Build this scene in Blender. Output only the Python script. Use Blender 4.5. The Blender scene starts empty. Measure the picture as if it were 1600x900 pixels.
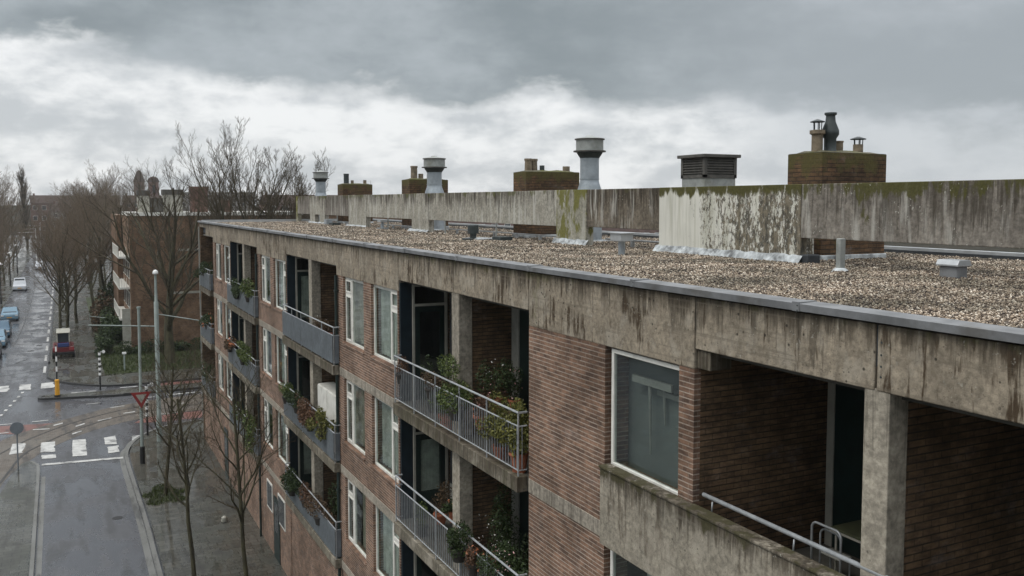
import bpy, math, random
import numpy as np
from math import sin, cos, pi, radians, atan, tan, sqrt
from mathutils import Vector, Matrix

random.seed(7)
S = bpy.context.scene
COL = S.collection

# ------------------------------------------------------------------ camera
FPX = 1400.0
PITCH = atan(89 / FPX)
YAW = atan(703 * cos(PITCH) / FPX)
EYE = 13.0
G = -0.6                       # street level
cam_d = bpy.data.cameras.new('camera')
cam = bpy.data.objects.new('camera', cam_d)
COL.objects.link(cam)
cam.location = (0, 0, EYE)
cam.rotation_euler = (pi / 2 - PITCH, 0, -YAW)
cam_d.sensor_width = 36
cam_d.lens = FPX / 1600 * 36
cam_d.shift_y = -45 / 1600
cam_d.clip_start = 0.1
cam_d.clip_end = 8000
S.camera = cam

# ------------------------------------------------------------------ light, sky, exposure
S.view_settings.view_transform = 'Standard'
S.view_settings.look = 'None'
S.view_settings.gamma = 1
S.view_settings.use_curve_mapping = False
S.view_settings.exposure = 0.24
SUN_EL, SUN_AZ = radians(56), radians(-84)        # azimuth measured from +Y towards +X
sun_d = bpy.data.lights.new('sun', 'SUN')
sun_d.energy = 1.1
sun_d.angle = radians(25)
sun_d.color = (1, 0.96, 0.9)
sun = bpy.data.objects.new('sun', sun_d)
COL.objects.link(sun)
sdir = Vector((sin(SUN_AZ) * cos(SUN_EL), cos(SUN_AZ) * cos(SUN_EL), sin(SUN_EL)))
sun.rotation_euler = sdir.to_track_quat('Z', 'Y').to_euler()


class NT:
    """small helper to write node trees"""
    def __init__(self, tree):
        self.t = tree
        self.l = tree.links

    def put(self, sock, v):
        if v is None:
            return
        if isinstance(v, bpy.types.NodeSocket):
            self.l.new(v, sock)
        else:
            if sock.type == 'RGBA' and hasattr(v, '__len__') and len(v) == 3:
                v = (*v, 1)
            if sock.type == 'RGBA' and not hasattr(v, '__len__'):
                v = (v, v, v, 1)
            sock.default_value = v

    def n(self, typ, **kw):
        nd = self.t.nodes.new(typ)
        for k, v in kw.items():
            setattr(nd, k, v)
        return nd

    def m(self, op, a, b=None, c=None, clamp=False):
        nd = self.n('ShaderNodeMath', operation=op, use_clamp=clamp)
        self.put(nd.inputs[0], a)
        self.put(nd.inputs[1], b)
        self.put(nd.inputs[2], c)
        return nd.outputs[0]

    def mix(self, f, a, b, mode='MIX'):
        nd = self.n('ShaderNodeMix', data_type='RGBA', blend_type=mode, clamp_factor=True)
        self.put(nd.inputs[0], f)
        self.put(nd.inputs[6], a)
        self.put(nd.inputs[7], b)
        return nd.outputs[2]

    def ramp(self, x, a, b, lo=0.0, hi=1.0):
        nd = self.n('ShaderNodeMapRange', interpolation_type='SMOOTHSTEP')
        self.put(nd.inputs[0], x)
        self.put(nd.inputs[1], a)
        self.put(nd.inputs[2], b)
        self.put(nd.inputs[3], lo)
        self.put(nd.inputs[4], hi)
        return nd.outputs[0]

    def vscale(self, v, s):
        nd = self.n('ShaderNodeVectorMath', operation='MULTIPLY')
        self.put(nd.inputs[0], v)
        nd.inputs[1].default_value = s
        return nd.outputs[0]

    def noise(self, v, scale=1, detail=4, rough=0.55, dist=0.0):
        nd = self.n('ShaderNodeTexNoise')
        self.put(nd.inputs['Vector'], v)
        nd.inputs['Scale'].default_value = scale
        nd.inputs['Detail'].default_value = detail
        nd.inputs['Roughness'].default_value = rough
        nd.inputs['Distortion'].default_value = dist
        return nd.outputs[0]

    def vor(self, v, scale=1, feature='F1'):
        nd = self.n('ShaderNodeTexVoronoi', feature=feature)
        self.put(nd.inputs['Vector'], v)
        nd.inputs['Scale'].default_value = scale
        return nd.outputs[0]

    def xyz(self, v):
        nd = self.n('ShaderNodeSeparateXYZ')
        self.put(nd.inputs[0], v)
        return nd.outputs

    def comb(self, x, y, z):
        nd = self.n('ShaderNodeCombineXYZ')
        for i, q in enumerate((x, y, z)):
            self.put(nd.inputs[i], q)
        return nd.outputs[0]

    def dot(self, v, c):
        nd = self.n('ShaderNodeVectorMath', operation='DOT_PRODUCT')
        self.put(nd.inputs[0], v)
        nd.inputs[1].default_value = c
        return nd.outputs['Value']


def make_world():
    w = bpy.data.worlds.new("World")
    S.world = w
    w.use_nodes = True
    T = NT(w.node_tree)
    w.node_tree.nodes.clear()
    out = T.n('ShaderNodeOutputWorld')
    bg = T.n('ShaderNodeBackground')
    bg.inputs[1].default_value = 0.1
    T.l.new(bg.outputs[0], out.inputs[0])
    sky = T.n('ShaderNodeTexSky', sky_type='NISHITA')
    sky.sun_disc = False
    sky.sun_elevation = SUN_EL
    sky.sun_rotation = SUN_AZ
    d = T.n('ShaderNodeTexCoord').outputs['Generated']
    x, y, z = T.xyz(d)
    zc = T.m('MAXIMUM', z, 0.0)
    # azimuth in radians east of the street axis, elevation
    az = T.m('ARCTAN2', x, y)
    el = T.m('ARCSINE', z)
    azr = T.m('SUBTRACT', az, float(YAW))
    # clouds lie on a plane overhead
    k = T.m('ADD', zc, 0.10)
    px = T.m('DIVIDE', x, k)
    py = T.m('DIVIDE', y, k)
    pv = T.comb(px, py, 0.3)
    nbig = T.noise(T.comb(T.m('MULTIPLY', az, 3.0), T.m('MULTIPLY', el, 7.0), 9.0), 1.3, 5, 0.45, 0.0)
    nmid = T.noise(pv, 1.6, 7, 0.58, 0.3)
    # local soft puffs, angular space
    av = T.comb(T.m('MULTIPLY', az, 5.5), T.m('MULTIPLY', el, 10.0), 2.0)
    puff = T.noise(av, 1.6, 7, 0.52, 0.1)
    puf2 = T.noise(T.comb(T.m('MULTIPLY', az, 5.0), T.m('MULTIPLY', el, 13.0), 4.0), 1.5, 6, 0.5, 0.1)
    # lower edge of the dark deck (elevation) against azimuth
    cr = T.n('ShaderNodeFloatCurve')
    crv = cr.mapping.curves[0]
    pts = [(0.0, .115), (0.22, .145), (.30, .140), (.37, .117), (.45, .112), (.52, .107), (.60, .100), (.70, .075), (.80, .062), (1.0, .10)]
    crv.points[0].location = pts[0]
    crv.points[1].location = pts[-1]
    for p_ in pts[1:-1]:
        crv.points.new(*p_)
    cr.mapping.update()
    T.put(cr.inputs['Value'], T.m('ADD', T.m('MULTIPLY', azr, 0.5), 0.5, clamp=True))
    edge = cr.outputs[0]
    fine_ = T.noise(av, 6.0, 6, 0.6, 0.2)
    pe = T.m('ADD', T.m('MULTIPLY', T.m('SUBTRACT', puff, 0.5), 0.11), T.m('MULTIPLY', T.m('SUBTRACT', fine_, 0.5), 0.045))
    f = T.m('ADD', T.m('SUBTRACT', el, edge), pe)
    deck = T.ramp(f, -0.012, 0.026)
    # bright low band
    lowv = T.m('ADD', T.m('ADD', T.m('MULTIPLY', T.m('SUBTRACT', puf2, 0.5), 1.3), T.m('MULTIPLY', T.m('SUBTRACT', fine_, 0.5), 0.5)), 0.77)
    low = T.mix(T.ramp(lowv, 0.55, 0.95), (0.50, 0.525, 0.545), (0.80, 0.81, 0.812))
    # right hand side of the low band is greyer
    low = T.mix(T.ramp(azr, 0.17, 0.34, 0, 0.75), low, (0.46, 0.49, 0.52))
    dv = T.m('ADD', T.m('ADD', T.m('MULTIPLY', T.m('SUBTRACT', puff, 0.5), 0.7), T.m('MULTIPLY', T.m('SUBTRACT', fine_, 0.5), 0.35)), T.m('ADD', T.m('MULTIPLY', T.m('SUBTRACT', nbig, 0.5), 1.6), T.ramp(el, 0.12, 0.24, -0.08, 0.12)))
    dk = T.ramp(T.m('ADD', dv, 0.5), 0.2, 0.95)
    deckc = T.mix(dk, (0.225, 0.257, 0.272), (0.40, 0.435, 0.46))
    deckc = T.mix(T.ramp(azr, 0.02, 0.35, 0, 0.40), deckc, (0.44, 0.465, 0.495))
    c = T.mix(deck, low, deckc)
    # the overcast brightens towards the zenith, thinner cloud overhead
    zen = T.ramp(el, 0.30, 0.9)
    hi = T.mix(T.ramp(nmid, 0.3, 0.7), (1.15, 1.2, 1.25), (1.8, 1.82, 1.85))
    c = T.mix(zen, c, hi)
    # below the horizon: dull ground light
    c = T.mix(T.ramp(z, -0.02, 0.0), (0.10, 0.10, 0.095), c)
    c10 = T.mix(1.0, c, (10, 10, 10), 'MULTIPLY')
    fin = T.mix(0.95, sky.outputs[0], c10)
    T.l.new(fin, bg.inputs[0])


make_world()

# ------------------------------------------------------------------ mesh helpers
def org(p):
    o = Vector((0, 0, 0))
    while p is not None:
        o += p.location
        p = p.parent
    return o


class MB:
    def __init__(self):
        self.v = []
        self.f = []

    def add(self, vs, fs):
        b = len(self.v)
        self.v.extend(vs)
        self.f.extend([tuple(b + i for i in f) for f in fs])
        return self

    def box(self, x0, x1, y0, y1, z0, z1):
        vs = [(x, y, z) for z in (z0, z1) for y in (y0, y1) for x in (x0, x1)]
        return self.add(vs, [(0, 2, 3, 1), (4, 5, 7, 6), (0, 1, 5, 4), (2, 6, 7, 3), (0, 4, 6, 2), (1, 3, 7, 5)])

    def tube(self, pts, r, n=8, caps=True):
        pts = [Vector(p) for p in pts]
        rs = r if hasattr(r, '__len__') else [r] * len(pts)
        vs, fs = [], []
        prev = None
        for i, p in enumerate(pts):
            t = (pts[min(i + 1, len(pts) - 1)] - pts[max(i - 1, 0)])
            t = t.normalized() if t.length > 1e-9 else Vector((0, 0, 1))
            if prev is None:
                a = Vector((0, 0, 1)) if abs(t.z) < 0.9 else Vector((1, 0, 0))
                u = t.cross(a).normalized()
            else:
                u = (prev - t * prev.dot(t)).normalized()
            prev = u
            w = t.cross(u)
            for k in range(n):
                a = 2 * pi * k / n
                q = p + (u * cos(a) + w * sin(a)) * rs[i]
                vs.append(tuple(q))
        for i in range(len(pts) - 1):
            for k in range(n):
                a, b = i * n + k, i * n + (k + 1) % n
                fs.append((a, b, b + n, a + n))
        if caps:
            fs.append(tuple(range(n - 1, -1, -1)))
            fs.append(tuple((len(pts) - 1) * n + k for k in range(n)))
        return self.add(vs, fs)

    def lathe(self, cx, cy, prof, n=24, caps=True):
        vs, fs = [], []
        for r, z in prof:
            for k in range(n):
                a = 2 * pi * k / n
                vs.append((cx + r * cos(a), cy + r * sin(a), z))
        for i in range(len(prof) - 1):
            for k in range(n):
                a, b = i * n + k, i * n + (k + 1) % n
                fs.append((a, b, b + n, a + n))
        if caps:
            fs.append(tuple(range(n - 1, -1, -1)))
            fs.append(tuple((len(prof) - 1) * n + k for k in range(n)))
        return self.add(vs, fs)

    def prism(self, poly, z0, z1):
        n = len(poly)
        area = sum(poly[i][0] * poly[(i + 1) % n][1] - poly[(i + 1) % n][0] * poly[i][1] for i in range(n))
        if area < 0:
            poly = poly[::-1]
        vs = [(x, y, z0) for x, y in poly] + [(x, y, z1) for x, y in poly]
        fs = [tuple(range(n - 1, -1, -1)), tuple(range(n, 2 * n))]
        for i in range(n):
            j = (i + 1) % n
            fs.append((i, j, j + n, i + n))
        return self.add(vs, fs)

    def sheet(self, poly, z):
        n = len(poly)
        area = sum(poly[i][0] * poly[(i + 1) % n][1] - poly[(i + 1) % n][0] * poly[i][1] for i in range(n))
        if area < 0:
            poly = poly[::-1]
        return self.add([(x, y, z) for x, y in poly], [tuple(range(n))])

    def prof_y(self, poly, y0, y1):
        """x-z outline extruded along y"""
        n = len(poly)
        vs = [(x, y0, z) for x, z in poly] + [(x, y1, z) for x, z in poly]
        fs = [tuple(range(n)), tuple(range(2 * n - 1, n - 1, -1))]
        for i in range(n):
            j = (i + 1) % n
            fs.append((j, i, i + n, j + n))
        return self.add(vs, fs)

    def build(self, name, mat, parent=None, smooth=False, bevel=0.0):
        me = bpy.data.meshes.new(name)
        o0 = org(parent)
        v = np.array(self.v, dtype=np.float32) - np.array(o0, dtype=np.float32)
        me.from_pydata(v.tolist(), [], self.f)
        me.materials.append(mat)
        if smooth:
            me.polygons.foreach_set('use_smooth', [True] * len(me.polygons))
        me.update()
        o = bpy.data.objects.new(name, me)
        COL.objects.link(o)
        if parent is not None:
            o.parent = parent
        if bevel:
            b = o.modifiers.new('bevel', 'BEVEL')
            b.width = bevel
            b.segments = 2
            b.limit_method = 'ANGLE'
        return o


def tag(o, label=None, cat=None, group=None, kind=None):
    if label: o['label'] = label
    if cat: o['category'] = cat
    if group: o['group'] = group
    if kind: o['kind'] = kind
    return o


def empty(name, loc, rz=0.0):
    o = bpy.data.objects.new(name, None)
    COL.objects.link(o)
    o.location = loc
    o.rotation_euler = (0, 0, rz)
    o.empty_display_size = 0.3
    return o


def copy_tree(o, parent=None):
    c = o.copy()
    COL.objects.link(c)
    c.parent = parent
    for ch in list(o.children):
        copy_tree(ch, c)
    return c


def smooth_by_angle(o, ang=35):
    me = o.data
    me.polygons.foreach_set('use_smooth', [True] * len(me.polygons))
    try:
        me.set_sharp_from_angle(angle=radians(ang))
    except Exception:
        pass


# ------------------------------------------------------------------ materials
def new_mat(name):
    m = bpy.data.materials.new(name)
    m.use_nodes = True
    T = NT(m.node_tree)
    bs = m.node_tree.nodes['Principled BSDF']
    return m, T, bs


def bump(T, bs, h, strength=0.3, dist=0.02):
    b = T.n('ShaderNodeBump')
    b.inputs['Strength'].default_value = strength
    b.inputs['Distance'].default_value = dist
    T.put(b.inputs['Height'], h)
    T.l.new(b.outputs[0], bs.inputs['Normal'])


def plain(name, col, rough=0.6, var=0.25, scale=6, metal=0.0, spec=0.5, dirt=None, dirt_k=0.5):
    m, T, bs = new_mat(name)
    p = T.n('ShaderNodeTexCoord').outputs['Object']
    nz = T.noise(p, scale, 6, 0.6)
    c = T.mix(T.ramp(nz, 0.3, 0.7), tuple(q * (1 - var) for q in col), tuple(min(1, q * (1 + var * .6)) for q in col))
    if dirt:
        n2 = T.noise(p, scale * 0.45, 7, 0.65)
        c = T.mix(T.ramp(n2, 0.5, 0.68, 0, dirt_k), c, dirt)
    T.put(bs.inputs['Base Color'], c)
    bs.inputs['Roughness'].default_value = rough
    bs.inputs['Metallic'].default_value = metal
    bs.inputs['Specular IOR Level'].default_value = spec
    bump(T, bs, T.noise(p, scale * 8, 3), 0.15, 0.005)
    return m


def concrete(name, c1, c2, streak=(0.05, 0.04, 0.028), sk=0.8, ztop=11.87, zlen=0.8, moss=0.0, mosscol=(0.085, 0.09, 0.02),
             light=0.0, pits=0.0, boards=0.0, fx=7.0, thr=0.60, lichen=0.0, mosslen=0.30, dashes=0.0, mt=0.0):
    m, T, bs = new_mat(name)
    p = T.n('ShaderNodeNewGeometry').outputs['Position']
    x, y, z = T.xyz(p)
    big = T.noise(p, 0.8, 6, 0.6)
    fine = T.noise(p, 14, 6, 0.65)
    c = T.mix(T.ramp(big, 0.35, 0.65), c1, c2)
    med = T.noise(p, 4.0, 8, 0.7)
    c = T.mix(T.ramp(med, 0.35, 0.65, 0.0, 0.60), c, tuple(q * 0.55 for q in c1))
    c = T.mix(1.0, c, T.mix(T.ramp(fine, 0.25, 0.75), (0.60, 0.60, 0.60), (1.30, 1.30, 1.30)), 'MULTIPLY')
    g = T.ramp(z, ztop - zlen, ztop)
    # broad drips
    s1 = T.noise(T.vscale(p, (fx, fx, 0.35)), 1.0, 5, 0.62, 0.2)
    s2 = T.noise(T.vscale(p, (fx * 2.6, fx * 2.6, 0.9)), 1.0, 4, 0.6, 0.3)
    area = T.noise(T.vscale(p, (0.7, 0.7, 0.2)), 1.0, 3)
    t = T.m('ADD', s1, T.m('MULTIPLY', T.m('SUBTRACT', g, 0.55), 0.30))
    t = T.m('ADD', t, T.m('MULTIPLY', T.m('SUBTRACT', area, 0.5), 0.35))
    k1 = T.ramp(t, thr, thr + 0.16, 0, sk)
    t2 = T.m('ADD', s2, T.m('MULTIPLY', T.m('SUBTRACT', g, 0.5), 0.22))
    t2 = T.m('ADD', t2, T.m('MULTIPLY', T.m('SUBTRACT', area, 0.5), 0.3))
    k2 = T.ramp(t2, thr + 0.02, thr + 0.10, 0, sk * 0.95)
    if dashes:
        d1 = T.noise(T.comb(T.m('MULTIPLY', T.m('ADD', x, y), 11.0), 7.7, T.m('MULTIPLY', z, 1.5)), 1.0, 5, 0.6, 0.25)
        ar = T.noise(T.vscale(p, (1.1, 1.1, 1.4)), 1.0, 3)
        q_ = T.m('ADD', d1, T.m('MULTIPLY', T.m('SUBTRACT', ar, 0.5), 0.7))
        c = T.mix(T.ramp(q_, 0.565, 0.67, 0, dashes), c, (0.055, 0.036, 0.020))
        w1 = T.noise(T.comb(T.m('MULTIPLY', T.m('ADD', x, y), 3.0), 1.7, T.m('MULTIPLY', z, 1.8)), 1.0, 7, 0.65, 0.2)
        c = T.mix(T.ramp(w1, 0.50, 0.66, 0, 0.5), c, (0.42, 0.38, 0.31))
        gr = T.m('ADD', T.ramp(z, ztop - 0.42, ztop, 0, 0.26), T.m('ADD', T.noise(T.comb(T.m('MULTIPLY', T.m('ADD', x, y), 9.0), 3.1, T.m('MULTIPLY', z, 1.0)), 1.0, 6, 0.7), 0))
        c = T.mix(T.ramp(gr, 0.58, 0.82, 0, 0.8), c, (0.085, 0.068, 0.048))
        sp_ = T.noise(T.vscale(p, (1, 1, 1.4)), 26, 3, 0.6)
        c = T.mix(T.ramp(sp_, 0.63, 0.70, 0, 0.55), c, (0.05, 0.04, 0.03))
        c = T.mix(T.ramp(T.noise(p, 7.0, 6, 0.7), 0.56, 0.70, 0, 0.6), c, (0.11, 0.09, 0.065))
    if light:
        s3 = T.noise(T.comb(T.m('MULTIPLY', T.m('ADD', x, y), 5.0), 3.3, T.m('MULTIPLY', z, 0.6)), 1.0, 5, 0.6, 0.2)
        c = T.mix(T.ramp(s3, 0.5, 0.68, 0, light), c, (0.55, 0.54, 0.49))
    c = T.mix(k1, c, streak)
    c = T.mix(k2, c, tuple(q * 0.75 for q in streak))
    if boards:
        b = T.noise(T.comb(T.m('MULTIPLY', x, 0.3), T.m('MULTIPLY', y, 0.3), T.m('MULTIPLY', z, 13.0)), 1.0, 3, 0.7)
        c = T.mix(T.ramp(b, 0.55, 0.66, 0, boards), c, tuple(q * 0.45 for q in c1))
    if pits:
        v = T.vor(p, 8.0)
        gate = T.noise(p, 2.3, 2)
        k = T.m('MULTIPLY', T.ramp(v, 0.10, 0.16, pits, 0), T.ramp(gate, 0.47, 0.55))
        c = T.mix(k, c, (0.03, 0.026, 0.02))
    if moss:
        gm = T.ramp(z, ztop - mosslen * 2.2, ztop)
        mn = T.noise(T.vscale(p, (4, 4, 1.6)), 1.0, 8, 0.65)
        ml = T.noise(T.vscale(p, (0.5, 0.5, 0.3)), 1.0, 2)
        q = T.m('ADD', T.m('ADD', T.m('MULTIPLY_ADD', mn, 2.2, -0.62), T.m('MULTIPLY', T.m('SUBTRACT', gm, 0.85), 0.45)), T.m('MULTIPLY', T.m('SUBTRACT', ml, 0.5), 1.1))
        mc = T.mix(T.noise(p, 25, 3), tuple(u * 0.45 for u in mosscol), tuple(u * 1.5 for u in mosscol))
        c = T.mix(T.ramp(q, 0.54 - mt, 0.74 - mt, 0, moss), c, mc)
    if lichen:
        v = T.noise(p, 22, 3, 0.5)
        gl = T.noise(p, 2.0, 3)
        c = T.mix(T.m('MULTIPLY', T.ramp(v, 0.64, 0.70), T.ramp(gl, 0.48, 0.6, 0, lichen)), c, (0.55, 0.54, 0.48))
    T.put(bs.inputs['Base Color'], c)
    bs.inputs['Roughness'].default_value = 0.88
    bs.inputs['Specular IOR Level'].default_value = 0.25
    bump(T, bs, T.m('ADD', T.m('MULTIPLY', fine, 0.6), med), 0.55, 0.02)
    return m


def painted_panel(name, ysplit, c0=(0.68, 0.67, 0.60)):
    """old white paint flaking off a concrete upstand, black and mossy where it came away"""
    m, T, bs = new_mat(name)
    p = T.n('ShaderNodeNewGeometry').outputs['Position']
    x, y, z = T.xyz(p)
    c = T.mix(T.noise(p, 1.5, 6), tuple(q * 0.82 for q in c0), tuple(q * 1.12 for q in c0))
    st = T.noise(T.vscale(p, (9, 9, 0.5)), 1.0, 4, 0.6)
    c = T.mix(T.ramp(st, 0.45, 0.7, 0, 0.4), c, (0.30, 0.30, 0.23))
    fl = T.noise(T.vscale(p, (13, 13, 5.5)), 1.0, 10, 0.80, 0.3)
    fl2 = T.noise(T.vscale(p, (3.0, 3.0, 0.45)), 1.0, 4, 0.6)
    side = T.ramp(y, ysplit + 1.3, ysplit - 1.3, -0.20, 0.045)
    q = T.m('ADD', T.m('ADD', fl, side), T.m('MULTIPLY', T.m('SUBTRACT', fl2, 0.5), 0.55))
    k = T.ramp(q, 0.50, 0.54, 0, 0.93)
    dk = T.mix(T.ramp(T.noise(T.vscale(p, (1, 1, .4)), 14, 6, .7), .35, .65), (0.02, 0.018, 0.012), (0.20, 0.165, 0.11))
    gw = T.noise(T.vscale(p, (7, 7, 0.4)), 1.0, 5, .6)
    c = T.mix(T.ramp(gw, 0.50, 0.66, 0, 0.35), c, (0.36, 0.36, 0.26))
    c = T.mix(k, c, dk)
    gm = T.ramp(z, 12.75, 13.33)
    mn = T.noise(T.vscale(p, (5, 5, 1.5)), 1.0, 8, 0.65)
    km = T.ramp(T.m('ADD', mn, T.m('MULTIPLY', T.m('SUBTRACT', gm, 0.75), 0.7)), 0.48, 0.62)
    c = T.mix(km, c, T.mix(T.noise(p, 22, 3), (0.035, 0.035, 0.012), (0.12, 0.11, 0.03)))
    T.put(bs.inputs['Base Color'], c)
    bs.inputs['Roughness'].default_value = 0.8
    bs.inputs['Specular IOR Level'].default_value = 0.3
    bump(T, bs, T.m('ADD', T.m('MULTIPLY', k, -0.6), T.m('MULTIPLY', fl, 0.5)), 0.5, 0.012)
    return m


def brick(name, c1, c2, mortar, rowh=0.0665, bw=0.235, ms=0.008, moss=0.0, ztop=14.0, dark=0.0, obj=False):
    m, T, bs = new_mat(name)
    ge = T.n('ShaderNodeNewGeometry')
    p = T.n('ShaderNodeTexCoord').outputs['Object'] if obj else ge.outputs['Position']
    x, y, z = T.xyz(p)
    nx = T.m('ABSOLUTE', T.xyz(ge.outputs['True Normal'])[0])
    k = T.m('GREATER_THAN', nx, 0.6)
    u = T.m('ADD', T.m('MULTIPLY', y, k), T.m('MULTIPLY', x, T.m('SUBTRACT', 1.0, k)))
    bt = T.n('ShaderNodeTexBrick')
    bt.inputs['Scale'].default_value = 1
    bt.inputs['Brick Width'].default_value = bw
    bt.inputs['Row Height'].default_value = rowh
    bt.inputs['Mortar Size'].default_value = ms
    bt.inputs['Mortar Smooth'].default_value = 0.25
    bt.inputs['Bias'].default_value = -0.1
    wob = T.noise(p, 3, 3)
    T.put(bt.inputs['Vector'], T.comb(u, T.m('ADD', z, T.m('MULTIPLY', wob, 0.006)), 0))
    T.put(bt.inputs['Color1'], c1)
    T.put(bt.inputs['Color2'], c2)
    T.put(bt.inputs['Mortar'], tuple(a_ * .62 + b_ * .38 for a_, b_ in zip(c2, mortar)))
    c = bt.outputs[0]
    zz = T.m('FRACT', T.m('DIVIDE', T.m('ADD', z, T.m('MULTIPLY', wob, 0.006)), rowh))
    bed = T.ramp(T.m('ABSOLUTE', T.m('SUBTRACT', zz, 0.5)), 0.5 - ms / rowh * 1.15, 0.5 - ms / rowh * 0.75)
    worn_ = T.ramp(T.noise(p, 5.0, 5, .6), 0.32, 0.5, 0.35, 1.0)
    mot = T.noise(T.vscale(p, (5, 5, 15)), 1.0, 4, .6)
    c = T.mix(1.0, c, T.mix(T.ramp(mot, .3, .7), (0.62, 0.62, 0.64), (1.3, 1.24, 1.15)), 'MULTIPLY')
    c = T.mix(T.m('MULTIPLY', bed, worn_), c, mortar)
    big = T.noise(p, 1.1, 7, 0.65)
    c = T.mix(1.0, c, T.mix(T.ramp(big, 0.3, 0.7), (0.62, 0.60, 0.58), (1.25, 1.22, 1.2)), 'MULTIPLY')
    pale = T.noise(T.vscale(p, (1.6, 1.6, 2.4)), 1.0, 7, 0.7)
    c = T.mix(T.ramp(pale, 0.54, 0.75, 0, 0.30), c, (0.36, 0.31, 0.28))
    fine = T.noise(p, 30, 4, 0.6)
    c = T.mix(1.0, c, T.mix(fine, (0.7, 0.7, 0.7), (1.3, 1.3, 1.3)), 'MULTIPLY')
    if moss:
        gm = T.ramp(z, ztop - 0.7, ztop)
        mn = T.noise(T.vscale(p, (3, 3, 2.2)), 1.0, 8, 0.65)
        q = T.m('ADD', mn, T.m('MULTIPLY', T.m('SUBTRACT', gm, 0.7), 0.3))
        c = T.mix(T.ramp(q, 0.33, 0.54, 0, moss), c, T.mix(fine, (0.03, 0.028, 0.012), (0.14, 0.12, 0.04)))
    T.put(bs.inputs['Base Color'], c)
    bs.inputs['Roughness'].default_value = 0.85
    bs.inputs['Specular IOR Level'].default_value = 0.25
    h = T.m('ADD', T.m('MULTIPLY', bt.outputs['Fac'], -1.0), T.m('MULTIPLY', fine, 0.35))
    bump(T, bs, h, 0.6, 0.012)
    return m


def glass_mat(name, tint=(0.86, 0.90, 0.88), gl=1.0):
    m = bpy.data.materials.new(name)
    m.use_nodes = True
    T = NT(m.node_tree)
    m.node_tree.nodes.clear()
    out = T.n('ShaderNodeOutputMaterial')
    tr = T.n('ShaderNodeBsdfTransparent')
    tr.inputs[0].default_value = (*tint, 1)
    g = T.n('ShaderNodeBsdfGlossy')
    g.inputs['Color'].default_value = (0.78 * gl, 0.84 * gl, 0.84 * gl, 1)
    g.inputs['Roughness'].default_value = 0.04
    b = T.n('ShaderNodeBump')
    b.inputs['Strength'].default_value = 0.05
    b.inputs['Distance'].default_value = 0.02
    T.put(b.inputs['Height'], T.noise(T.n('ShaderNodeTexCoord').outputs['Object'], 1.2, 2))
    T.l.new(b.outputs[0], g.inputs['Normal'])
    fr = T.n('ShaderNodeFresnel')
    fr.inputs[0].default_value = 1.5
    k = T.m('ADD', T.m('MULTIPLY', fr.outputs[0], 1.5), 0.03, clamp=True)
    k = T.m('MULTIPLY', k, T.m('SUBTRACT', 1.0, T.n('ShaderNodeNewGeometry').outputs['Backfacing']))
    mx = T.n('ShaderNodeMixShader')
    T.put(mx.inputs[0], k)
    T.l.new(tr.outputs[0], mx.inputs[1])
    T.l.new(g.outputs[0], mx.inputs[2])
    T.l.new(mx.outputs[0], out.inputs[0])
    return m


def leaf_mat(name, a, b, rough=0.6):
    m, T, bs = new_mat(name)
    r = T.n('ShaderNodeNewGeometry').outputs['Random Per Island']
    T.put(bs.inputs['Base Color'], T.mix(r, a, b))
    bs.inputs['Roughness'].default_value = rough
    bs.inputs['Specular IOR Level'].default_value = 0.3
    return m


def wet_ground(name, c1, c2, r0=0.22, r1=0.6, tiles=None, scale=1.0, dark=(0.02, 0.02, 0.02), pud=0.5):
    m, T, bs = new_mat(name)
    p = T.n('ShaderNodeNewGeometry').outputs['Position']
    n1 = T.noise(p, 0.35 * scale, 7, 0.6, 0.4)
    n2 = T.noise(p, 25, 4, 0.6)
    n3 = T.noise(T.vscale(p, (1.6, 0.35, 1)), 1.0, 6, 0.65)
    c = T.mix(T.ramp(n1, 0.3, 0.7), c1, c2)
    c = T.mix(T.ramp(n3, 0.50, 0.66, 0, 0.7), c, dark)
    c = T.mix(1.0, c, T.mix(n2, (0.6, 0.6, 0.6), (1.4, 1.4, 1.4)), 'MULTIPLY')
    h = n2
    if tiles:
        bt = T.n('ShaderNodeTexBrick')
        bt.inputs['Scale'].default_value = 1
        bt.inputs['Brick Width'].default_value = tiles[0]
        bt.inputs['Row Height'].default_value = tiles[1]
        bt.inputs['Mortar Size'].default_value = tiles[2]
        T.put(bt.inputs['Vector'], p)
        T.put(bt.inputs['Color1'], (0.8, 0.8, 0.8))
        T.put(bt.inputs['Color2'], (1.2, 1.2, 1.2))
        T.put(bt.inputs['Mortar'], (0.35, 0.35, 0.35))
        c = T.mix(1.0, c, bt.outputs[0], 'MULTIPLY')
        h = T.m('SUBTRACT', T.m('MULTIPLY', n2, 0.4), bt.outputs['Fac'])
    T.put(bs.inputs['Base Color'], c)
    T.put(bs.inputs['Roughness'], T.ramp(T.m('ADD', n1, T.m('MULTIPLY', T.m('SUBTRACT', n3, 0.5), 0.6)), 0.4, 0.62, r0, r1))
    bs.inputs['Specular IOR Level'].default_value = pud
    bump(T, bs, h, 0.18, 0.006)
    return m


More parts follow.
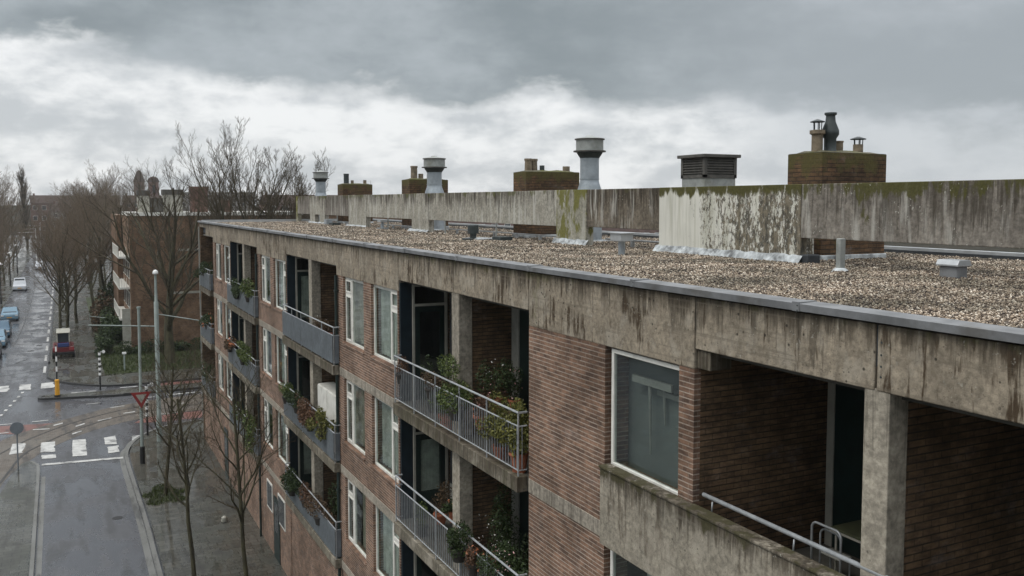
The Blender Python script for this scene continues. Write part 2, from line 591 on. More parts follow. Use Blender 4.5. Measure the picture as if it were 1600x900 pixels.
def gravel_ground(name):
    m, T, bs = new_mat(name)
    p = T.n('ShaderNodeNewGeometry').outputs['Position']
    v = T.n('ShaderNodeTexVoronoi')
    v.inputs['Scale'].default_value = 26
    T.put(v.inputs['Vector'], p)
    r = T.xyz(v.outputs['Color'])[0]
    c = T.mix(r, (0.08, 0.058, 0.04), (0.50, 0.40, 0.30))
    c = T.mix(T.ramp(v.outputs['Distance'], 0.35, 0.6, 0, 0.85), c, (0.02, 0.016, 0.012))
    n = T.noise(p, 0.6, 5)
    c = T.mix(1.0, c, T.mix(n, (0.7, 0.7, 0.7), (1.3, 1.3, 1.3)), 'MULTIPLY')
    T.put(bs.inputs['Base Color'], c)
    bs.inputs['Roughness'].default_value = 0.75
    bump(T, bs, T.m('MULTIPLY', v.outputs['Distance'], -1.0), 1.0, 0.03)
    return m


def stone_mat(name):
    m, T, bs = new_mat(name)
    ge = T.n('ShaderNodeNewGeometry')
    r = ge.outputs['Random Per Island']
    cr = T.n('ShaderNodeValToRGB')
    T.put(cr.inputs[0], r)
    e = cr.color_ramp.elements
    e[0].position = 0.0; e[0].color = (0.03, 0.02, 0.015, 1)
    e[1].position = 1.0; e[1].color = (0.75, 0.69, 0.60, 1)
    for pos, col in ((0.25, (0.085, 0.060, 0.040, 1)), (0.5, (0.25, 0.192, 0.137, 1)), (0.75, (0.40, 0.325, 0.25, 1)), (0.9, (0.56, 0.49, 0.41, 1))):
        q = e.new(pos)
        q.color = col
    n = T.noise(ge.outputs['Position'], 0.75, 8, .68)
    c = T.mix(1.0, cr.outputs[0], T.mix(T.ramp(n, .36, .64), (0.38, 0.38, 0.33), (1.14, 1.12, 1.08)), 'MULTIPLY')
    n2 = T.noise(ge.outputs['Position'], 2.6, 6, .7)
    c = T.mix(T.ramp(n2, .60, .70, 0, .55), c, (0.05, 0.055, 0.022))
    T.put(bs.inputs['Base Color'], c)
    bs.inputs['Roughness'].default_value = 0.65
    return m


def bark(name, c1, c2):
    m, T, bs = new_mat(name)
    p = T.n('ShaderNodeTexCoord').outputs['Object']
    n = T.noise(T.vscale(p, (6, 6, 1.5)), 1.0, 6, 0.65)
    T.put(bs.inputs['Base Color'], T.mix(T.ramp(n, 0.35, 0.65), c1, c2))
    bs.inputs['Roughness'].default_value = 0.85
    bs.inputs['Specular IOR Level'].default_value = 0.2
    bump(T, bs, n, 0.5, 0.02)
    return m


M = {}
M['fascia'] = concrete('fascia_concrete', (0.36, 0.305, 0.23), (0.245, 0.21, 0.16), sk=0.6, ztop=11.88, zlen=0.9, pits=0.85, boards=0.5, fx=4.0, thr=0.60, lichen=0.3, moss=0.3, mosslen=0.12, dashes=0.95)
M['parapet'] = concrete('parapet_concrete', (0.38, 0.34, 0.27), (0.27, 0.245, 0.195), sk=0.55, ztop=9.25, zlen=0.7, moss=0.85, mosslen=0.13, mosscol=(0.055, 0.050, 0.022), pits=0.6, boards=0.5, lichen=0.4, dashes=0.5)
M['column'] = concrete('column_concrete', (0.40, 0.36, 0.29), (0.31, 0.28, 0.23), sk=0.35, ztop=11.3, zlen=2.5, pits=0.5, boards=0.15)
M['band'] = concrete('band_concrete', (0.40, 0.36, 0.295), (0.31, 0.275, 0.225), sk=0.3, ztop=8.4, zlen=8, pits=0.3)
M['slab'] = concrete('slab_concrete', (0.24, 0.215, 0.165), (0.14, 0.125, 0.095), sk=0.5, ztop=8.4, zlen=8, moss=0.35, mosslen=4, mosscol=(0.06, 0.058, 0.025), pits=0.3, dashes=0.4)
M['beam_grey'] = concrete('beam_concrete_grey', (0.27, 0.245, 0.21), (0.19, 0.17, 0.145), sk=0.55, ztop=13.33, zlen=1.6, moss=0.9, mosslen=0.22, mosscol=(0.075, 0.072, 0.02), mt=0.05, light=0.5, fx=5.5, thr=0.56, lichen=0.7)
M['beam_dark'] = concrete('beam_concrete_dark', (0.20, 0.17, 0.13), (0.13, 0.11, 0.085), sk=0.8, ztop=13.33, zlen=1.4, light=0.7, fx=6.0, thr=0.54, lichen=0.5, moss=0.3, mosslen=0.12)
M['beam_moss'] = concrete('beam_concrete_mossy', (0.40, 0.38, 0.31), (0.30, 0.29, 0.23), sk=0.3, ztop=13.33, zlen=1.5, moss=0.9, mosslen=1.0, mosscol=(0.15, 0.145, 0.03), light=0.5, mt=0.22, fx=9.0)
M['beam_pale'] = concrete('beam_concrete_pale', (0.42, 0.40, 0.34), (0.32, 0.30, 0.25), sk=0.7, ztop=13.33, zlen=1.1, moss=0.65, mosslen=0.14, light=0.6, fx=5.0, thr=0.57)
M['beam_paint'] = painted_panel('beam_flaking_paint', 15.9)
M['flash'] = plain('flashing_metal', (0.215, 0.22, 0.225), 0.5, 0.3, 2.5, 0.3, dirt=(0.10, 0.09, 0.075), dirt_k=0.6)
M['curb'] = plain('light_metal', (0.45, 0.47, 0.48), 0.4, 0.15, 3, 0.4)
M['bitumen'] = plain('pale_bitumen', (0.46, 0.49, 0.50), 0.7, 0.5, 5, dirt=(0.05, 0.05, 0.05), dirt_k=0.9)
M['tar'] = plain('dark_tar', (0.035, 0.04, 0.045), 0.6, 0.4, 8)
M['brick'] = brick('facade_brick', (0.232, 0.148, 0.108), (0.138, 0.093, 0.070), (0.38, 0.32, 0.265))
M['brick_in'] = brick('shaded_loggia_brick', (0.165, 0.112, 0.070), (0.115, 0.080, 0.050), (0.045, 0.037, 0.027), rowh=0.075)  # brick colour darkened to deepen the loggia shade; the darker mortar is real
M['brick_ch'] = brick('chimney_brick', (0.125, 0.078, 0.045), (0.070, 0.048, 0.030), (0.028, 0.024, 0.018), moss=0.95, ztop=14.1, rowh=0.085)
M['brick_far'] = brick('far_block_brick', (0.21, 0.135, 0.085), (0.16, 0.105, 0.07), (0.20, 0.15, 0.11))
M['brick_red'] = brick('house_brick', (0.24, 0.09, 0.06), (0.17, 0.07, 0.05), (0.2, 0.17, 0.14))
M['white'] = plain('white_paint', (0.74, 0.73, 0.67), 0.45, 0.10, 5, dirt=(0.30, 0.29, 0.24), dirt_k=0.35)
M['cream'] = plain('cream_paint', (0.36, 0.35, 0.30), 0.5, 0.15, 4, dirt=(0.2, 0.19, 0.15))
M['greypost'] = plain('grey_post_paint', (0.28, 0.28, 0.25), 0.5, 0.15, 4, dirt=(0.12, 0.12, 0.1))
M['green'] = plain('dark_green_paint', (0.010, 0.022, 0.019), 0.4, 0.3, 4)
M['blue'] = plain('dark_blue_paint', (0.010, 0.020, 0.028), 0.4, 0.3, 4)
M['panel'] = plain('blue_grey_panel', (0.13, 0.152, 0.17), 0.4, 0.35, 2.5, dirt=(0.07, 0.08, 0.09))
M['panelbar'] = plain('panel_bars', (0.27, 0.29, 0.30), 0.5, 0.2, 8)
M['rail'] = plain('galvanised_rail', (0.40, 0.42, 0.43), 0.45, 0.2, 8, 0.3)
M['bar'] = plain('railing_bars', (0.25, 0.265, 0.275), 0.5, 0.2, 8, 0.2)
M['blind'] = plain('grey_green_blind', (0.155, 0.172, 0.160), 0.9, 0.15, 0.8)
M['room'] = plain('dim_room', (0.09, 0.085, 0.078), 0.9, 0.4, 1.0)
M['curtain'] = plain('net_curtain', (0.50, 0.50, 0.46), 0.9, 0.35, 3)
M['curtain2'] = plain('beige_curtain', (0.35, 0.31, 0.25), 0.9, 0.3, 3)
M['ceil'] = plain('loggia_ceiling', (0.07, 0.065, 0.055), 0.9, 0.3, 2)  # near-black colour puts the loggia shade into the ceiling
M['tile'] = plain('balcony_floor', (0.09, 0.085, 0.07), 0.8, 0.3, 4)  # floor colour kept dark as well, adding to the shade inside the loggias
M['glass'] = glass_mat('window_glass')
M['glass_dark'] = glass_mat('large_window_glass', (0.86, 0.89, 0.88), 0.9)
M['zinc'] = plain('zinc', (0.36, 0.40, 0.43), 0.4, 0.2, 4, 0.4, dirt=(0.18, 0.2, 0.2))
M['zinc_cap'] = plain('weathered_cap', (0.30, 0.315, 0.30), 0.5, 0.25, 5, 0.1, dirt=(0.16, 0.16, 0.12))
M['darkmetal'] = plain('dark_metal', (0.035, 0.045, 0.045), 0.5, 0.3, 6)
M['louvre'] = plain('dark_louvre', (0.085, 0.08, 0.07), 0.6, 0.3, 6)
M['pot'] = plain('clay_flue', (0.20, 0.16, 0.11), 0.8, 0.4, 8, dirt=(0.05, 0.05, 0.03))
M['terracotta'] = plain('terracotta', (0.36, 0.12, 0.06), 0.8, 0.3, 8)
M['plastic'] = plain('dark_pot', (0.04, 0.035, 0.03), 0.6, 0.3, 8)
M['mortarcap'] = concrete('chimney_cap_mortar', (0.20, 0.18, 0.13), (0.12, 0.12, 0.07), moss=0.8, mosslen=2, ztop=14.2)
M['gravel'] = gravel_ground('roof_gravel_bed')
M['stone'] = stone_mat('roof_gravel_stone')
M['asphalt'] = wet_ground('wet_asphalt', (0.078, 0.079, 0.087), (0.055, 0.056, 0.062), 0.12, 0.42, pud=0.8)
M['pave'] = wet_ground('wet_pavement', (0.090, 0.086, 0.074), (0.045, 0.048, 0.038), 0.05, 0.5, tiles=(0.6, 0.3, 0.012), dark=(0.028, 0.028, 0.025))
M['klinker'] = wet_ground('track_bricks', (0.13, 0.108, 0.083), (0.10, 0.083, 0.066), 0.3, 0.6, tiles=(0.2, 0.1, 0.008))
M['redpath'] = wet_ground('red_cycle_asphalt', (0.17, 0.075, 0.06), (0.14, 0.065, 0.055), 0.35, 0.6)
M['kerb'] = wet_ground('kerb_stone', (0.16, 0.16, 0.15), (0.11, 0.11, 0.10), 0.35, 0.6)
M['darkkerb'] = wet_ground('dark_kerb', (0.035, 0.035, 0.034), (0.025, 0.025, 0.025), 0.3, 0.5)
M['paint'] = plain('road_marking', (0.46, 0.46, 0.44), 0.5, 0.25, 3.0, dirt=(0.09, 0.09, 0.09), dirt_k=0.9)
M['steelrail'] = plain('tram_steel', (0.05, 0.045, 0.04), 0.35, 0.3, 4, 0.6)
M['soil'] = wet_ground('distant_ground', (0.045, 0.04, 0.030), (0.035, 0.035, 0.024), 0.95, 1.0, scale=0.1, pud=0.0)
M['lawn'] = plain('lawn_base', (0.035, 0.045, 0.015), 0.9, 0.5, 0.8)
M['grass'] = leaf_mat('grass_blades', (0.03, 0.045, 0.012), (0.075, 0.095, 0.028))
M['bark'] = bark('wet_bark', (0.04, 0.036, 0.024), (0.085, 0.078, 0.045))
M['twig'] = bark('twigs', (0.06, 0.050, 0.034), (0.11, 0.09, 0.06))
M['bark_far'] = bark('distant_twigs', (0.11, 0.083, 0.058), (0.18, 0.14, 0.10))
M['leafdark'] = leaf_mat('dark_leaves', (0.015, 0.028, 0.010), (0.05, 0.075, 0.022))
M['leafmid'] = leaf_mat('mid_leaves', (0.035, 0.06, 0.015), (0.12, 0.15, 0.04))
M['leafyel'] = leaf_mat('yellow_green_leaves', (0.05, 0.06, 0.015), (0.20, 0.19, 0.05))
M['leafred'] = leaf_mat('reddish_leaves', (0.06, 0.035, 0.02), (0.15, 0.08, 0.045))
M['leafbrown'] = leaf_mat('brown_shrub_leaves', (0.05, 0.035, 0.02), (0.14, 0.09, 0.05))
M['fl_white'] = leaf_mat('white_petals', (0.5, 0.5, 0.45), (0.75, 0.72, 0.68))
M['fl_orange'] = leaf_mat('orange_petals', (0.45, 0.14, 0.06), (0.6, 0.26, 0.14))
M['fl_pink'] = leaf_mat('pink_petals', (0.5, 0.22, 0.22), (0.6, 0.4, 0.38))
M['lamppost'] = plain('lamp_post_grey', (0.24, 0.28, 0.26), 0.5, 0.15, 2)
M['black'] = plain('black_paint', (0.012, 0.012, 0.012), 0.5, 0.3, 4)
M['whitegloss'] = plain('sign_white', (0.75, 0.75, 0.73), 0.4, 0.05, 4)
M['signred'] = plain('sign_red', (0.26, 0.03, 0.03), 0.4, 0.1, 4)
M['signgrey'] = plain('sign_back', (0.16, 0.18, 0.20), 0.4, 0.1, 4)
M['signblue'] = plain('sign_blue', (0.02, 0.10, 0.42), 0.4, 0.1, 4)
M['yellow'] = plain('bollard_yellow', (0.62, 0.30, 0.02), 0.5, 0.1, 4)
M['tyre'] = plain('tyre', (0.015, 0.015, 0.015), 0.8, 0.2, 8)
M['hub'] = plain('wheel_hub', (0.35, 0.35, 0.36), 0.35, 0.1, 8, 0.7)
M['carglass'] = plain('car_glass', (0.02, 0.025, 0.03), 0.08, 0.1, 3)
for nm, c in (('carblue', (0.06, 0.12, 0.18)), ('carsky', (0.15, 0.25, 0.33)), ('cardark', (0.03, 0.04, 0.05)), ('carwhite', (0.5, 0.52, 0.55)), ('carred', (0.13, 0.015, 0.018)), ('carnavy', (0.03, 0.05, 0.16))):
    M[nm] = plain(nm, c, 0.25, 0.05, 2)
M['rooftile'] = plain('roof_tiles', (0.07, 0.05, 0.042), 0.95, 0.3, 2, spec=.1)
M['farwall'] = plain('far_render_wall', (0.26, 0.24, 0.22), 0.9, 0.3, 0.4)
M['farbrick'] = plain('far_brick_wall', (0.17, 0.10, 0.08), 0.9, 0.3, 0.4)
M['pane_dark'] = plain('dark_panes', (0.05, 0.055, 0.06), 0.15, 0.3, 2)

# ------------------------------------------------------------------ the ground
def structure(o):
    o['kind'] = 'structure'
    return o


BIG = 3000
structure(MB().sheet([(-BIG, -300), (BIG, -300), (BIG, BIG * 1.5), (-BIG, BIG * 1.5)], G - 0.13).build('ground', M['soil']))
# asphalt: near street, crossing, far street
road = MB()
road.sheet([(-30, 0), (7, 0), (9, 60), (90, 60), (90, 73), (6, 76), (-1.0, 84), (-1.0, 420), (-30, 420)], G)
structure(road.build('road', M['asphalt']))


def walk(name, poly, mat, kerb_edges, h=0.12, kerbmat=None):
    o = structure(MB().prism(poly, G - 0.1, G + h).build(name, mat, bevel=0.01))
    return o


def curve_pts(pts, n=6):
    """Catmull-Rom through the points"""
    out = []
    P = [pts[0]] + list(pts) + [pts[-1]]
    for i in range(1, len(P) - 2):
        p0, p1, p2, p3 = [np.array(q, float) for q in P[i - 1:i + 3]]
        for k in range(n):
            t = k / n
            out.append(tuple(0.5 * ((2 * p1) + (-p0 + p2) * t + (2 * p0 - 5 * p1 + 4 * p2 - p3) * t * t + (-p0 + 3 * p1 - 3 * p2 + p3) * t ** 3)))
    out.append(tuple(pts[-1]))
    return out


def ribbon(pts, w):
    """polygon strip of width w on the left side of a path"""
    L, R = [], []
    for i, p in enumerate(pts):
        a = np.array(pts[max(i - 1, 0)], float)
        b = np.array(pts[min(i + 1, len(pts) - 1)], float)
        t = (b - a) / (np.linalg.norm(b - a) + 1e-9)
        nrm = np.array((-t[1], t[0]))
        L.append(tuple(np.array(p) + nrm * w / 2))
        R.append(tuple(np.array(p) - nrm * w / 2))
    return L, R


def strip(mb, pts, w, z0, z1):
    L, R = ribbon(pts, w)
    n = len(pts)
    vs = [(x, y, z1) for x, y in L] + [(x, y, z1) for x, y in R] + [(x, y, z0) for x, y in L] + [(x, y, z0) for x, y in R]
    fs = []
    for i in range(n - 1):
        fs.append((i, n + i, n + i + 1, i + 1))
        fs.append((2 * n + i, i, i + 1, 2 * n + i + 1))
        fs.append((n + i, 3 * n + i, 3 * n + i + 1, n + i + 1))
    fs.append((0, 2 * n, 3 * n, n))
    fs.append((n - 1, 2 * n - 1, 4 * n - 1, 3 * n - 1))
    mb.add(vs, fs)


# pavement along the building, rounded at the corner
east = curve_pts([(2.95, 5), (2.88, 20), (2.80, 34), (2.80, 40), (2.72, 46), (2.68, 51.0), (2.95, 53.2), (3.5, 54.9), (4.4, 56.4), (5.8, 57.4), (8.5, 57.9), (20, 58.2), (60, 58.6)], 4)
structure(MB().prism([(x + 0.16 * (1 if y < 53 else 0.7), y - (0.16 if y > 54 else 0)) for x, y in east] + [(60, 5)], G - 0.1, G + 0.12).build('pavement', M['pave']))
kb = MB(); strip(kb, east, 0.17, G - 0.1, G + 0.125)
structure(kb.build('kerb', M['kerb']))
gt = MB(); strip(gt, [(x - 0.22 if y < 53 else x - .15, y + (.15 if y > 54 else 0)) for x, y in east], 0.24, G - 0.05, G + 0.004)
structure(gt.build('gutter', M['kerb']))
# pavement on the left
west = curve_pts([(-1.30, 5), (-1.36, 30), (-1.42, 44), (-1.46, 50.6), (-1.62, 51.8), (-1.95, 52.4), (-2.35, 51.6), (-2.85, 48), (-3.5, 42), (-4.6, 34), (-7, 20), (-11, 5)], 4)
structure(MB().prism([p for p in west], G - 0.1, G + 0.12).build('pavement', M['pave']))
kb = MB(); strip(kb, west[:20], 0.14, G - 0.1, G + 0.125)
structure(kb.build('kerb', M['kerb']))
gt = MB(); strip(gt, [(x + 0.22, y) for x, y in west[:12]], 0.2, G - 0.05, G + 0.004)
structure(gt.build('gutter', M['kerb']))
# pavement beyond the crossing, right
north = curve_pts([(-1.3, 420), (-1.32, 120), (-1.36, 84), (-1.38, 78.2), (-1.1, 76.6), (-0.47, 75.1), (0.6, 73.6), (2.2, 72.2), (4.0, 71.7), (9.4, 71.7), (20, 71.8), (90, 72.2)], 4)
structure(MB().prism(north + [(90, 420)], G - 0.12, G + 0.12).build('pavement', M['pave']))
kb = MB(); strip(kb, north, 0.14, G - 0.1, G + 0.13)
structure(kb.build('kerb', M['darkkerb']))
# left pavement beyond
structure(MB().prism([(-7.1, 75.5), (-7.2, 200), (-7.6, 420), (-60, 420), (-60, 75.5)], G - 0.12, G + 0.12).build('pavement', M['pave']))
# traffic island, low dark kerb
isl = curve_pts([(-1.5, 69.0), (-1.72, 69.6), (-1.5, 70.2), (2, 69.8), (9, 70.0), (60, 70.3)], 5) + [(60, 68.4), (9, 68.1), (3.8, 67.9), (1, 68.4)]
structure(MB().prism(isl, G - 0.1, G + 0.12).build('traffic_island', M['pave']))
kb = MB(); strip(kb, curve_pts([(-1.55, 69.9), (-1.75, 69.5), (-1.5, 69.0), (1, 68.45), (3.8, 67.95), (9, 68.1), (60, 68.4)], 5), 0.22, G - 0.1, G + 0.15)
structure(kb.build('kerb', M['darkkerb']))

# tram bed and rails
r1 = curve_pts([(-7.5, 44), (-5.2, 51), (-3.39, 55.1), (-2.37, 57.3), (-0.97, 59.5), (0.57, 61.3), (3.5, 63.5), (8.4, 64.9), (20, 66.2), (60, 67)], 6)
r2 = curve_pts([(-5.6, 36), (-4.2, 43), (-3.08, 49.3), (-2.35, 54.0), (-1.57, 55.9), (-0.29, 58.1), (1.12, 59.9), (3.4, 61.7), (8.1, 62.9), (20, 64), (60, 64.8)], 6)
bedmid = [((a[0] + b[0]) / 2, (a[1] + b[1]) / 2) for a, b in zip(r1, r2[6:])]
o1 = curve_pts([(-9, 45), (-6.2, 52.5), (-4.3, 56.5), (-2.9, 59.2), (-1.3, 61.0), (0.4, 62.7), (3.3, 64.9), (8.2, 66.2), (20, 67.3), (60, 67.9)], 4)
o2 = curve_pts([(-4.6, 36), (-3.3, 43), (-2.95, 49.4), (-1.6, 53.8), (-0.9, 55.3), (0.4, 57.3), (1.8, 58.8), (4.0, 60.2), (8.2, 61.2), (20, 62.0), (60, 62.8)], 4)
structure(MB().sheet(o1 + o2[::-1], G + 0.004).build('tram_bed', M['klinker']))
rl = MB()
for r in (r1, r2):
    strip(rl, r, 0.12, G, G + 0.012)
structure(rl.build('tram_rails', M['steelrail']))
structure(MB().sheet([(-9, 62.2), (-3.8, 62.0), (-0.9, 61.4), (0.2, 62.5), (-1.2, 61.1), (-2.8, 59.4), (-3.7, 59.9), (-9, 60.2)], G + 0.008).build('cycle_path', M['redpath']))
structure(MB().sheet([(4.2, 60.3), (5.83, 60.7), (8.2, 60.9), (60, 62.4), (60, 60.2), (8, 58.9), (5.4, 58.7), (3.6, 59.2)], G + 0.008).build('cycle_path', M['redpath']))
structure(MB().sheet([(6.0, 71.5), (20, 71.5), (60, 71.8), (60, 70.4), (6, 70.2)], G + 0.008).build('cycle_path', M['redpath']))

# painted markings; each block is worn, with ragged ends
rnd = random.Random(3)
def worn(mb, x0, x1, y0, y1, sk=0.0, n=7, j=0.10):
    L, R = [], []
    for i in range(n + 1):
        t = i / n
        y = y0 + (y1 - y0) * t
        e = rnd.uniform(-.12, .12) if i in (0, n) else 0
        L.append((x0 + sk * t + rnd.uniform(-j, j) * 0.25, y + e))
        R.append((x1 + sk * t + rnd.uniform(-j, j) * (.9 if rnd.random() < .3 else .2), y - e))
    mb.sheet(L + R[::-1], G + 0.016)


mk = MB()
for x0, x1, y0, y1, sk in ((-2.95, -2.28, 54.7, 57.0, 0.05), (-1.45, -0.74, 54.3, 56.6, 0), (-1.36, -0.7, 52.9, 53.7, 0), (0.12, 0.80, 52.7, 56.4, 0.03), (1.78, 2.38, 54.5, 56.3, 0.0), (1.86, 2.42, 52.6, 54.0, 0), (3.15, 3.85, 53.9, 55.9, 0.1)):
    worn(mk, x0, x1, y0, y1, sk)
structure(mk.build('zebra_crossing_stripes', M['paint']))
mk = MB()
mk.sheet([(-1.33, 51.6), (2.52, 51.15), (2.52, 51.5), (-1.33, 51.95)], G + 0.016)
structure(mk.build('stop_line', M['paint']))
mk = MB()
for x0, x1 in ((-5.4, -3.9), (-3.2, -2.45), (-1.8, -0.9)):
    worn(mk, x0, x1, 73.3, 75.5, 0, 5, 0.15)
for i in range(7):                                       # dotted line across the junction
    t = i / 6
    x = -2.9 + (-4.05 + 2.9) * t * 1.0
    y = 72.6 - 8.6 * t
    x = x + 0.0
    mk.sheet([(x - 0.09, y), (x + 0.09, y), (x + 0.06, y - 0.55), (x - 0.12, y - 0.55)], G + 0.016)
for (x, y, w, d, s) in ((-3.6, 62.3, 0.9, 0.16, 0), (-1.6, 62.3, 0.9, 0.16, 0), (-3.6, 60.0, 0.8, 0.16, 0), (-1.5, 60.0, 0.9, 0.2, -.1), (0.6, 60.1, 0.5, 0.3, .25), (2.0, 61.0, 0.8, 0.2, .25),
                        (3.5, 62.3, 0.7, .2, .1), (0.4, 58.2, .5, .3, .25), (2.9, 64.4, 0.9, .15, .1), (1.5, 66.2, 0.9, 0.14, 0), (4.8, 66.6, 1.2, 0.14, 0.02), (5.8, 60.9, 1.2, .12, 0.02), (1.0, 70.6, 1.6, .2, 0), (4.0, 71.0, 1.2, .2, 0),
                        (7.6, 66.9, 2.8, 0.25, 0.08), (11, 67.2, 2.8, .25, .04), (6.8, 63.6, 0.8, .12, 0), (0.6, 77.0, 0.8, 0.4, 0), (-0.6, 60.9, 0.5, .3, .2)):
    mk.sheet([(x - w / 2, y - d / 2 - s), (x + w / 2, y - d / 2 + s), (x + w / 2, y + d / 2 + s), (x - w / 2, y + d / 2 - s)], G + 0.02)
for y in range(80, 200, 6):                              # parking edge on the far street
    mk.sheet([(-1.75, y), (-1.55, y), (-1.55, y + 3.2), (-1.75, y + 3.2)], G + 0.016)
structure(mk.build('road_markings', M['paint']))
# tar joints and cracks in the far road
mk = MB()
for pts in ([(-7, 84), (-4.5, 84.5), (-3, 88), (-1.5, 88.2)], [(-6.5, 97), (-1.5, 97.4)], [(-6.9, 79.2), (-3, 80.8), (-1.6, 83)], [(-4.4, 98), (-4.1, 125), (-4.3, 165)], [(-6.9, 112), (-4.6, 118), (-1.7, 118.4)]):
    strip(mk, curve_pts(pts, 5), 0.10, G, G + 0.006)
structure(mk.build('tar_joints', M['darkkerb']))

# lawn
structure(MB().prism([(2.6, 76.2), (60, 76.8), (60, 140), (2.6, 140)], G - 0.1, G + 0.14).build('lawn', M['lawn']))
def blades(n, area, z, hmin, hmax, seed, inside=None):
    r = np.random.RandomState(seed)
    x = r.uniform(area[0], area[1], n); y = r.uniform(area[2], area[3], n)
    if inside is not None:
        k = inside(x, y); x, y = x[k], y[k]; n = len(x)
    a = r.uniform(0, 2 * pi, n); h = r.uniform(hmin, hmax, n); w = h * 0.22
    vs = np.zeros((n, 3, 3))
    vs[:, 0] = np.stack([x - np.cos(a) * w, y - np.sin(a) * w, np.full(n, z)], 1)
    vs[:, 1] = np.stack([x + np.cos(a) * w, y + np.sin(a) * w, np.full(n, z)], 1)
    vs[:, 2] = np.stack([x + r.uniform(-.5, .5, n) * h, y + r.uniform(-.5, .5, n) * h, z + h], 1)
    return vs.reshape(-1, 3), np.arange(n * 3).reshape(-1, 3)


def np_mesh(name, vs, fs, mat, parent=None, smooth=False):
    me = bpy.data.meshes.new(name)
    vs = np.asarray(vs, dtype=np.float32) - np.array(org(parent), dtype=np.float32)
    k = fs.shape[1]
    me.vertices.add(len(vs)); me.vertices.foreach_set('co', vs.ravel())
    me.loops.add(fs.size); me.loops.foreach_set('vertex_index', fs.ravel().astype(np.int32))
    me.polygons.add(len(fs))
    me.polygons.foreach_set('loop_start', np.arange(0, fs.size, k, dtype=np.int32))
    me.polygons.foreach_set('loop_total', np.full(len(fs), k, dtype=np.int32))
    if smooth:
        me.polygons.foreach_set('use_smooth', np.ones(len(fs), dtype=bool))
    me.update(calc_edges=True)
    me.materials.append(mat)
    o = bpy.data.objects.new(name, me)
    COL.objects.link(o)
    if parent is not None:
        o.parent = parent
    return o


v, f = blades(26000, (2.6, 22, 76.2, 90), G + 0.14, 0.06, 0.2, 5)
tag(np_mesh('grass', v, f, M['grass']), 'short wet green grass of the lawn beside the far brick block', 'grass', kind='stuff')
v, f = blades(5000, (2.9, 5.0, 41.4, 45.2), G + 0.12, 0.03, 0.12, 6, lambda x, y: ((x - 3.85) / 0.85) ** 2 + ((y - 43.4) / 1.5) ** 2 < 1 + 0.4 * np.sin(5 * np.arctan2(y - 43.4, x - 3.85)))
tag(np_mesh('grass', v, f, M['grass']), 'patch of moss and grass round the foot of the second street tree', 'grass', kind='stuff')

# ------------------------------------------------------------------ the apartment building
D = 6.87
BY0, BY1 = -5.0, 53.3
P = 11.62
bld = empty('apartment_building', (6.87, 24, G))
tag(bld, 'long four storey brick and concrete apartment block with gravel roof and stained fascia', 'building')
ROOFZ = 11.85

# roof slab with gravel bed
MB().box(7.14, 16.88, BY0, BY1 - .02, 11.24, ROOFZ - 0.01).build('roof', M['gravel'], bld)
# gravel stones (things one cannot count)
def stones(seed):
    r = np.random.RandomState(seed)
    Vs, Fs, base = [], [], 0
    octv = np.array([(1, 0, 0), (-1, 0, 0), (0, 1, 0), (0, -1, 0), (0, 0, 1), (0, 0, -1)], float)
    octf = np.array([(0, 2, 4), (2, 1, 4), (1, 3, 4), (3, 0, 4), (2, 0, 5), (1, 2, 5), (3, 1, 5), (0, 3, 5)])
    for (y0, y1, dens, s0, s1) in ((3.5, 11, 1250, 0.008, 0.024), (11, 18, 700, 0.010, 0.028), (18, 29, 300, 0.014, 0.034), (29, 53, 120, 0.02, 0.04)):
        n = int((y1 - y0) * 9.6 * dens)
        x = r.uniform(7.16, 16.8, n); y = r.uniform(y0, y1, n)
        k = (y > 0.50 * x - 0.2) & ~((x > 12.25) & (x < 16.8) & (y < 7))
        k &= (x < 12.3) | (r.rand(n) < 0.55)
        x, y = x[k], y[k]; n = len(x)
        s = r.uniform(s0, s1, n)
        q = octv[None] * s[:, None, None] * r.uniform(0.6, 1.35, (n, 6, 1))
        q[:, :, 2] *= 0.65
        a = r.uniform(0, 2 * pi, n); ca, sa = np.cos(a)[:, None], np.sin(a)[:, None]
        qx = q[:, :, 0] * ca - q[:, :, 1] * sa * 0.75
        qy = q[:, :, 0] * sa + q[:, :, 1] * ca * 0.75
        tl = r.uniform(-0.5, 0.5, n)[:, None]
        qz = q[:, :, 2] + qx * tl
        z = ROOFZ + s * 0.25 + r.uniform(0, 0.012, n)
        vs = np.stack([qx + x[:, None], qy + y[:, None], qz + z[:, None]], 2).reshape(-1, 3)
        fs = (octf[None] + (np.arange(n) * 6)[:, None, None]).reshape(-1, 3) + base
        base += n * 6
        Vs.append(vs); Fs.append(fs)
    return np.concatenate(Vs), np.concatenate(Fs)


v, f = stones(11)
tag(np_mesh('gravel', v, f, M['stone']), 'brown and beige gravel spread over the flat roof', 'gravel', kind='stuff')

# edge flashing, in lengths
rf = random.Random(8)
y = BY0
while y < BY1 - .1:
    e = min(y + 2.98, BY1)
    dx, dz, tw = rf.uniform(-.004, .004), rf.uniform(-.003, .004), rf.uniform(-.004, .004)
    pr = [(6.81 + dx, 11.870), (6.805 + dx, 11.950 + dz), (7.05, 11.962 + dz), (7.05, 11.84), (7.03, 11.84), (7.03, 11.945), (6.83, 11.938), (6.83, 11.870)]
    o_ = MB().prof_y(pr, y + .004, e - .004).build('roof_edge_flashing', M['flash'], bld, bevel=0.004)
    for v_ in o_.data.vertices:                        # a little out of true along its length
        if v_.co.y > (y + e) / 2 - 24:
            v_.co.z += tw
            v_.co.x += tw * .6
    if e < BY1:
        MB().box(6.798, 7.056, e - .05, e + .05, 11.867, 11.9685).build('flashing_joint', M['flash'], bld, bevel=.003)
        for zz in (11.88, 11.93):
            MB().tube([(6.793, e - .03, zz), (6.80, e - .03, zz)], .008, 6).build('bolt', M['darkmetal'], bld)
    y += 3.0
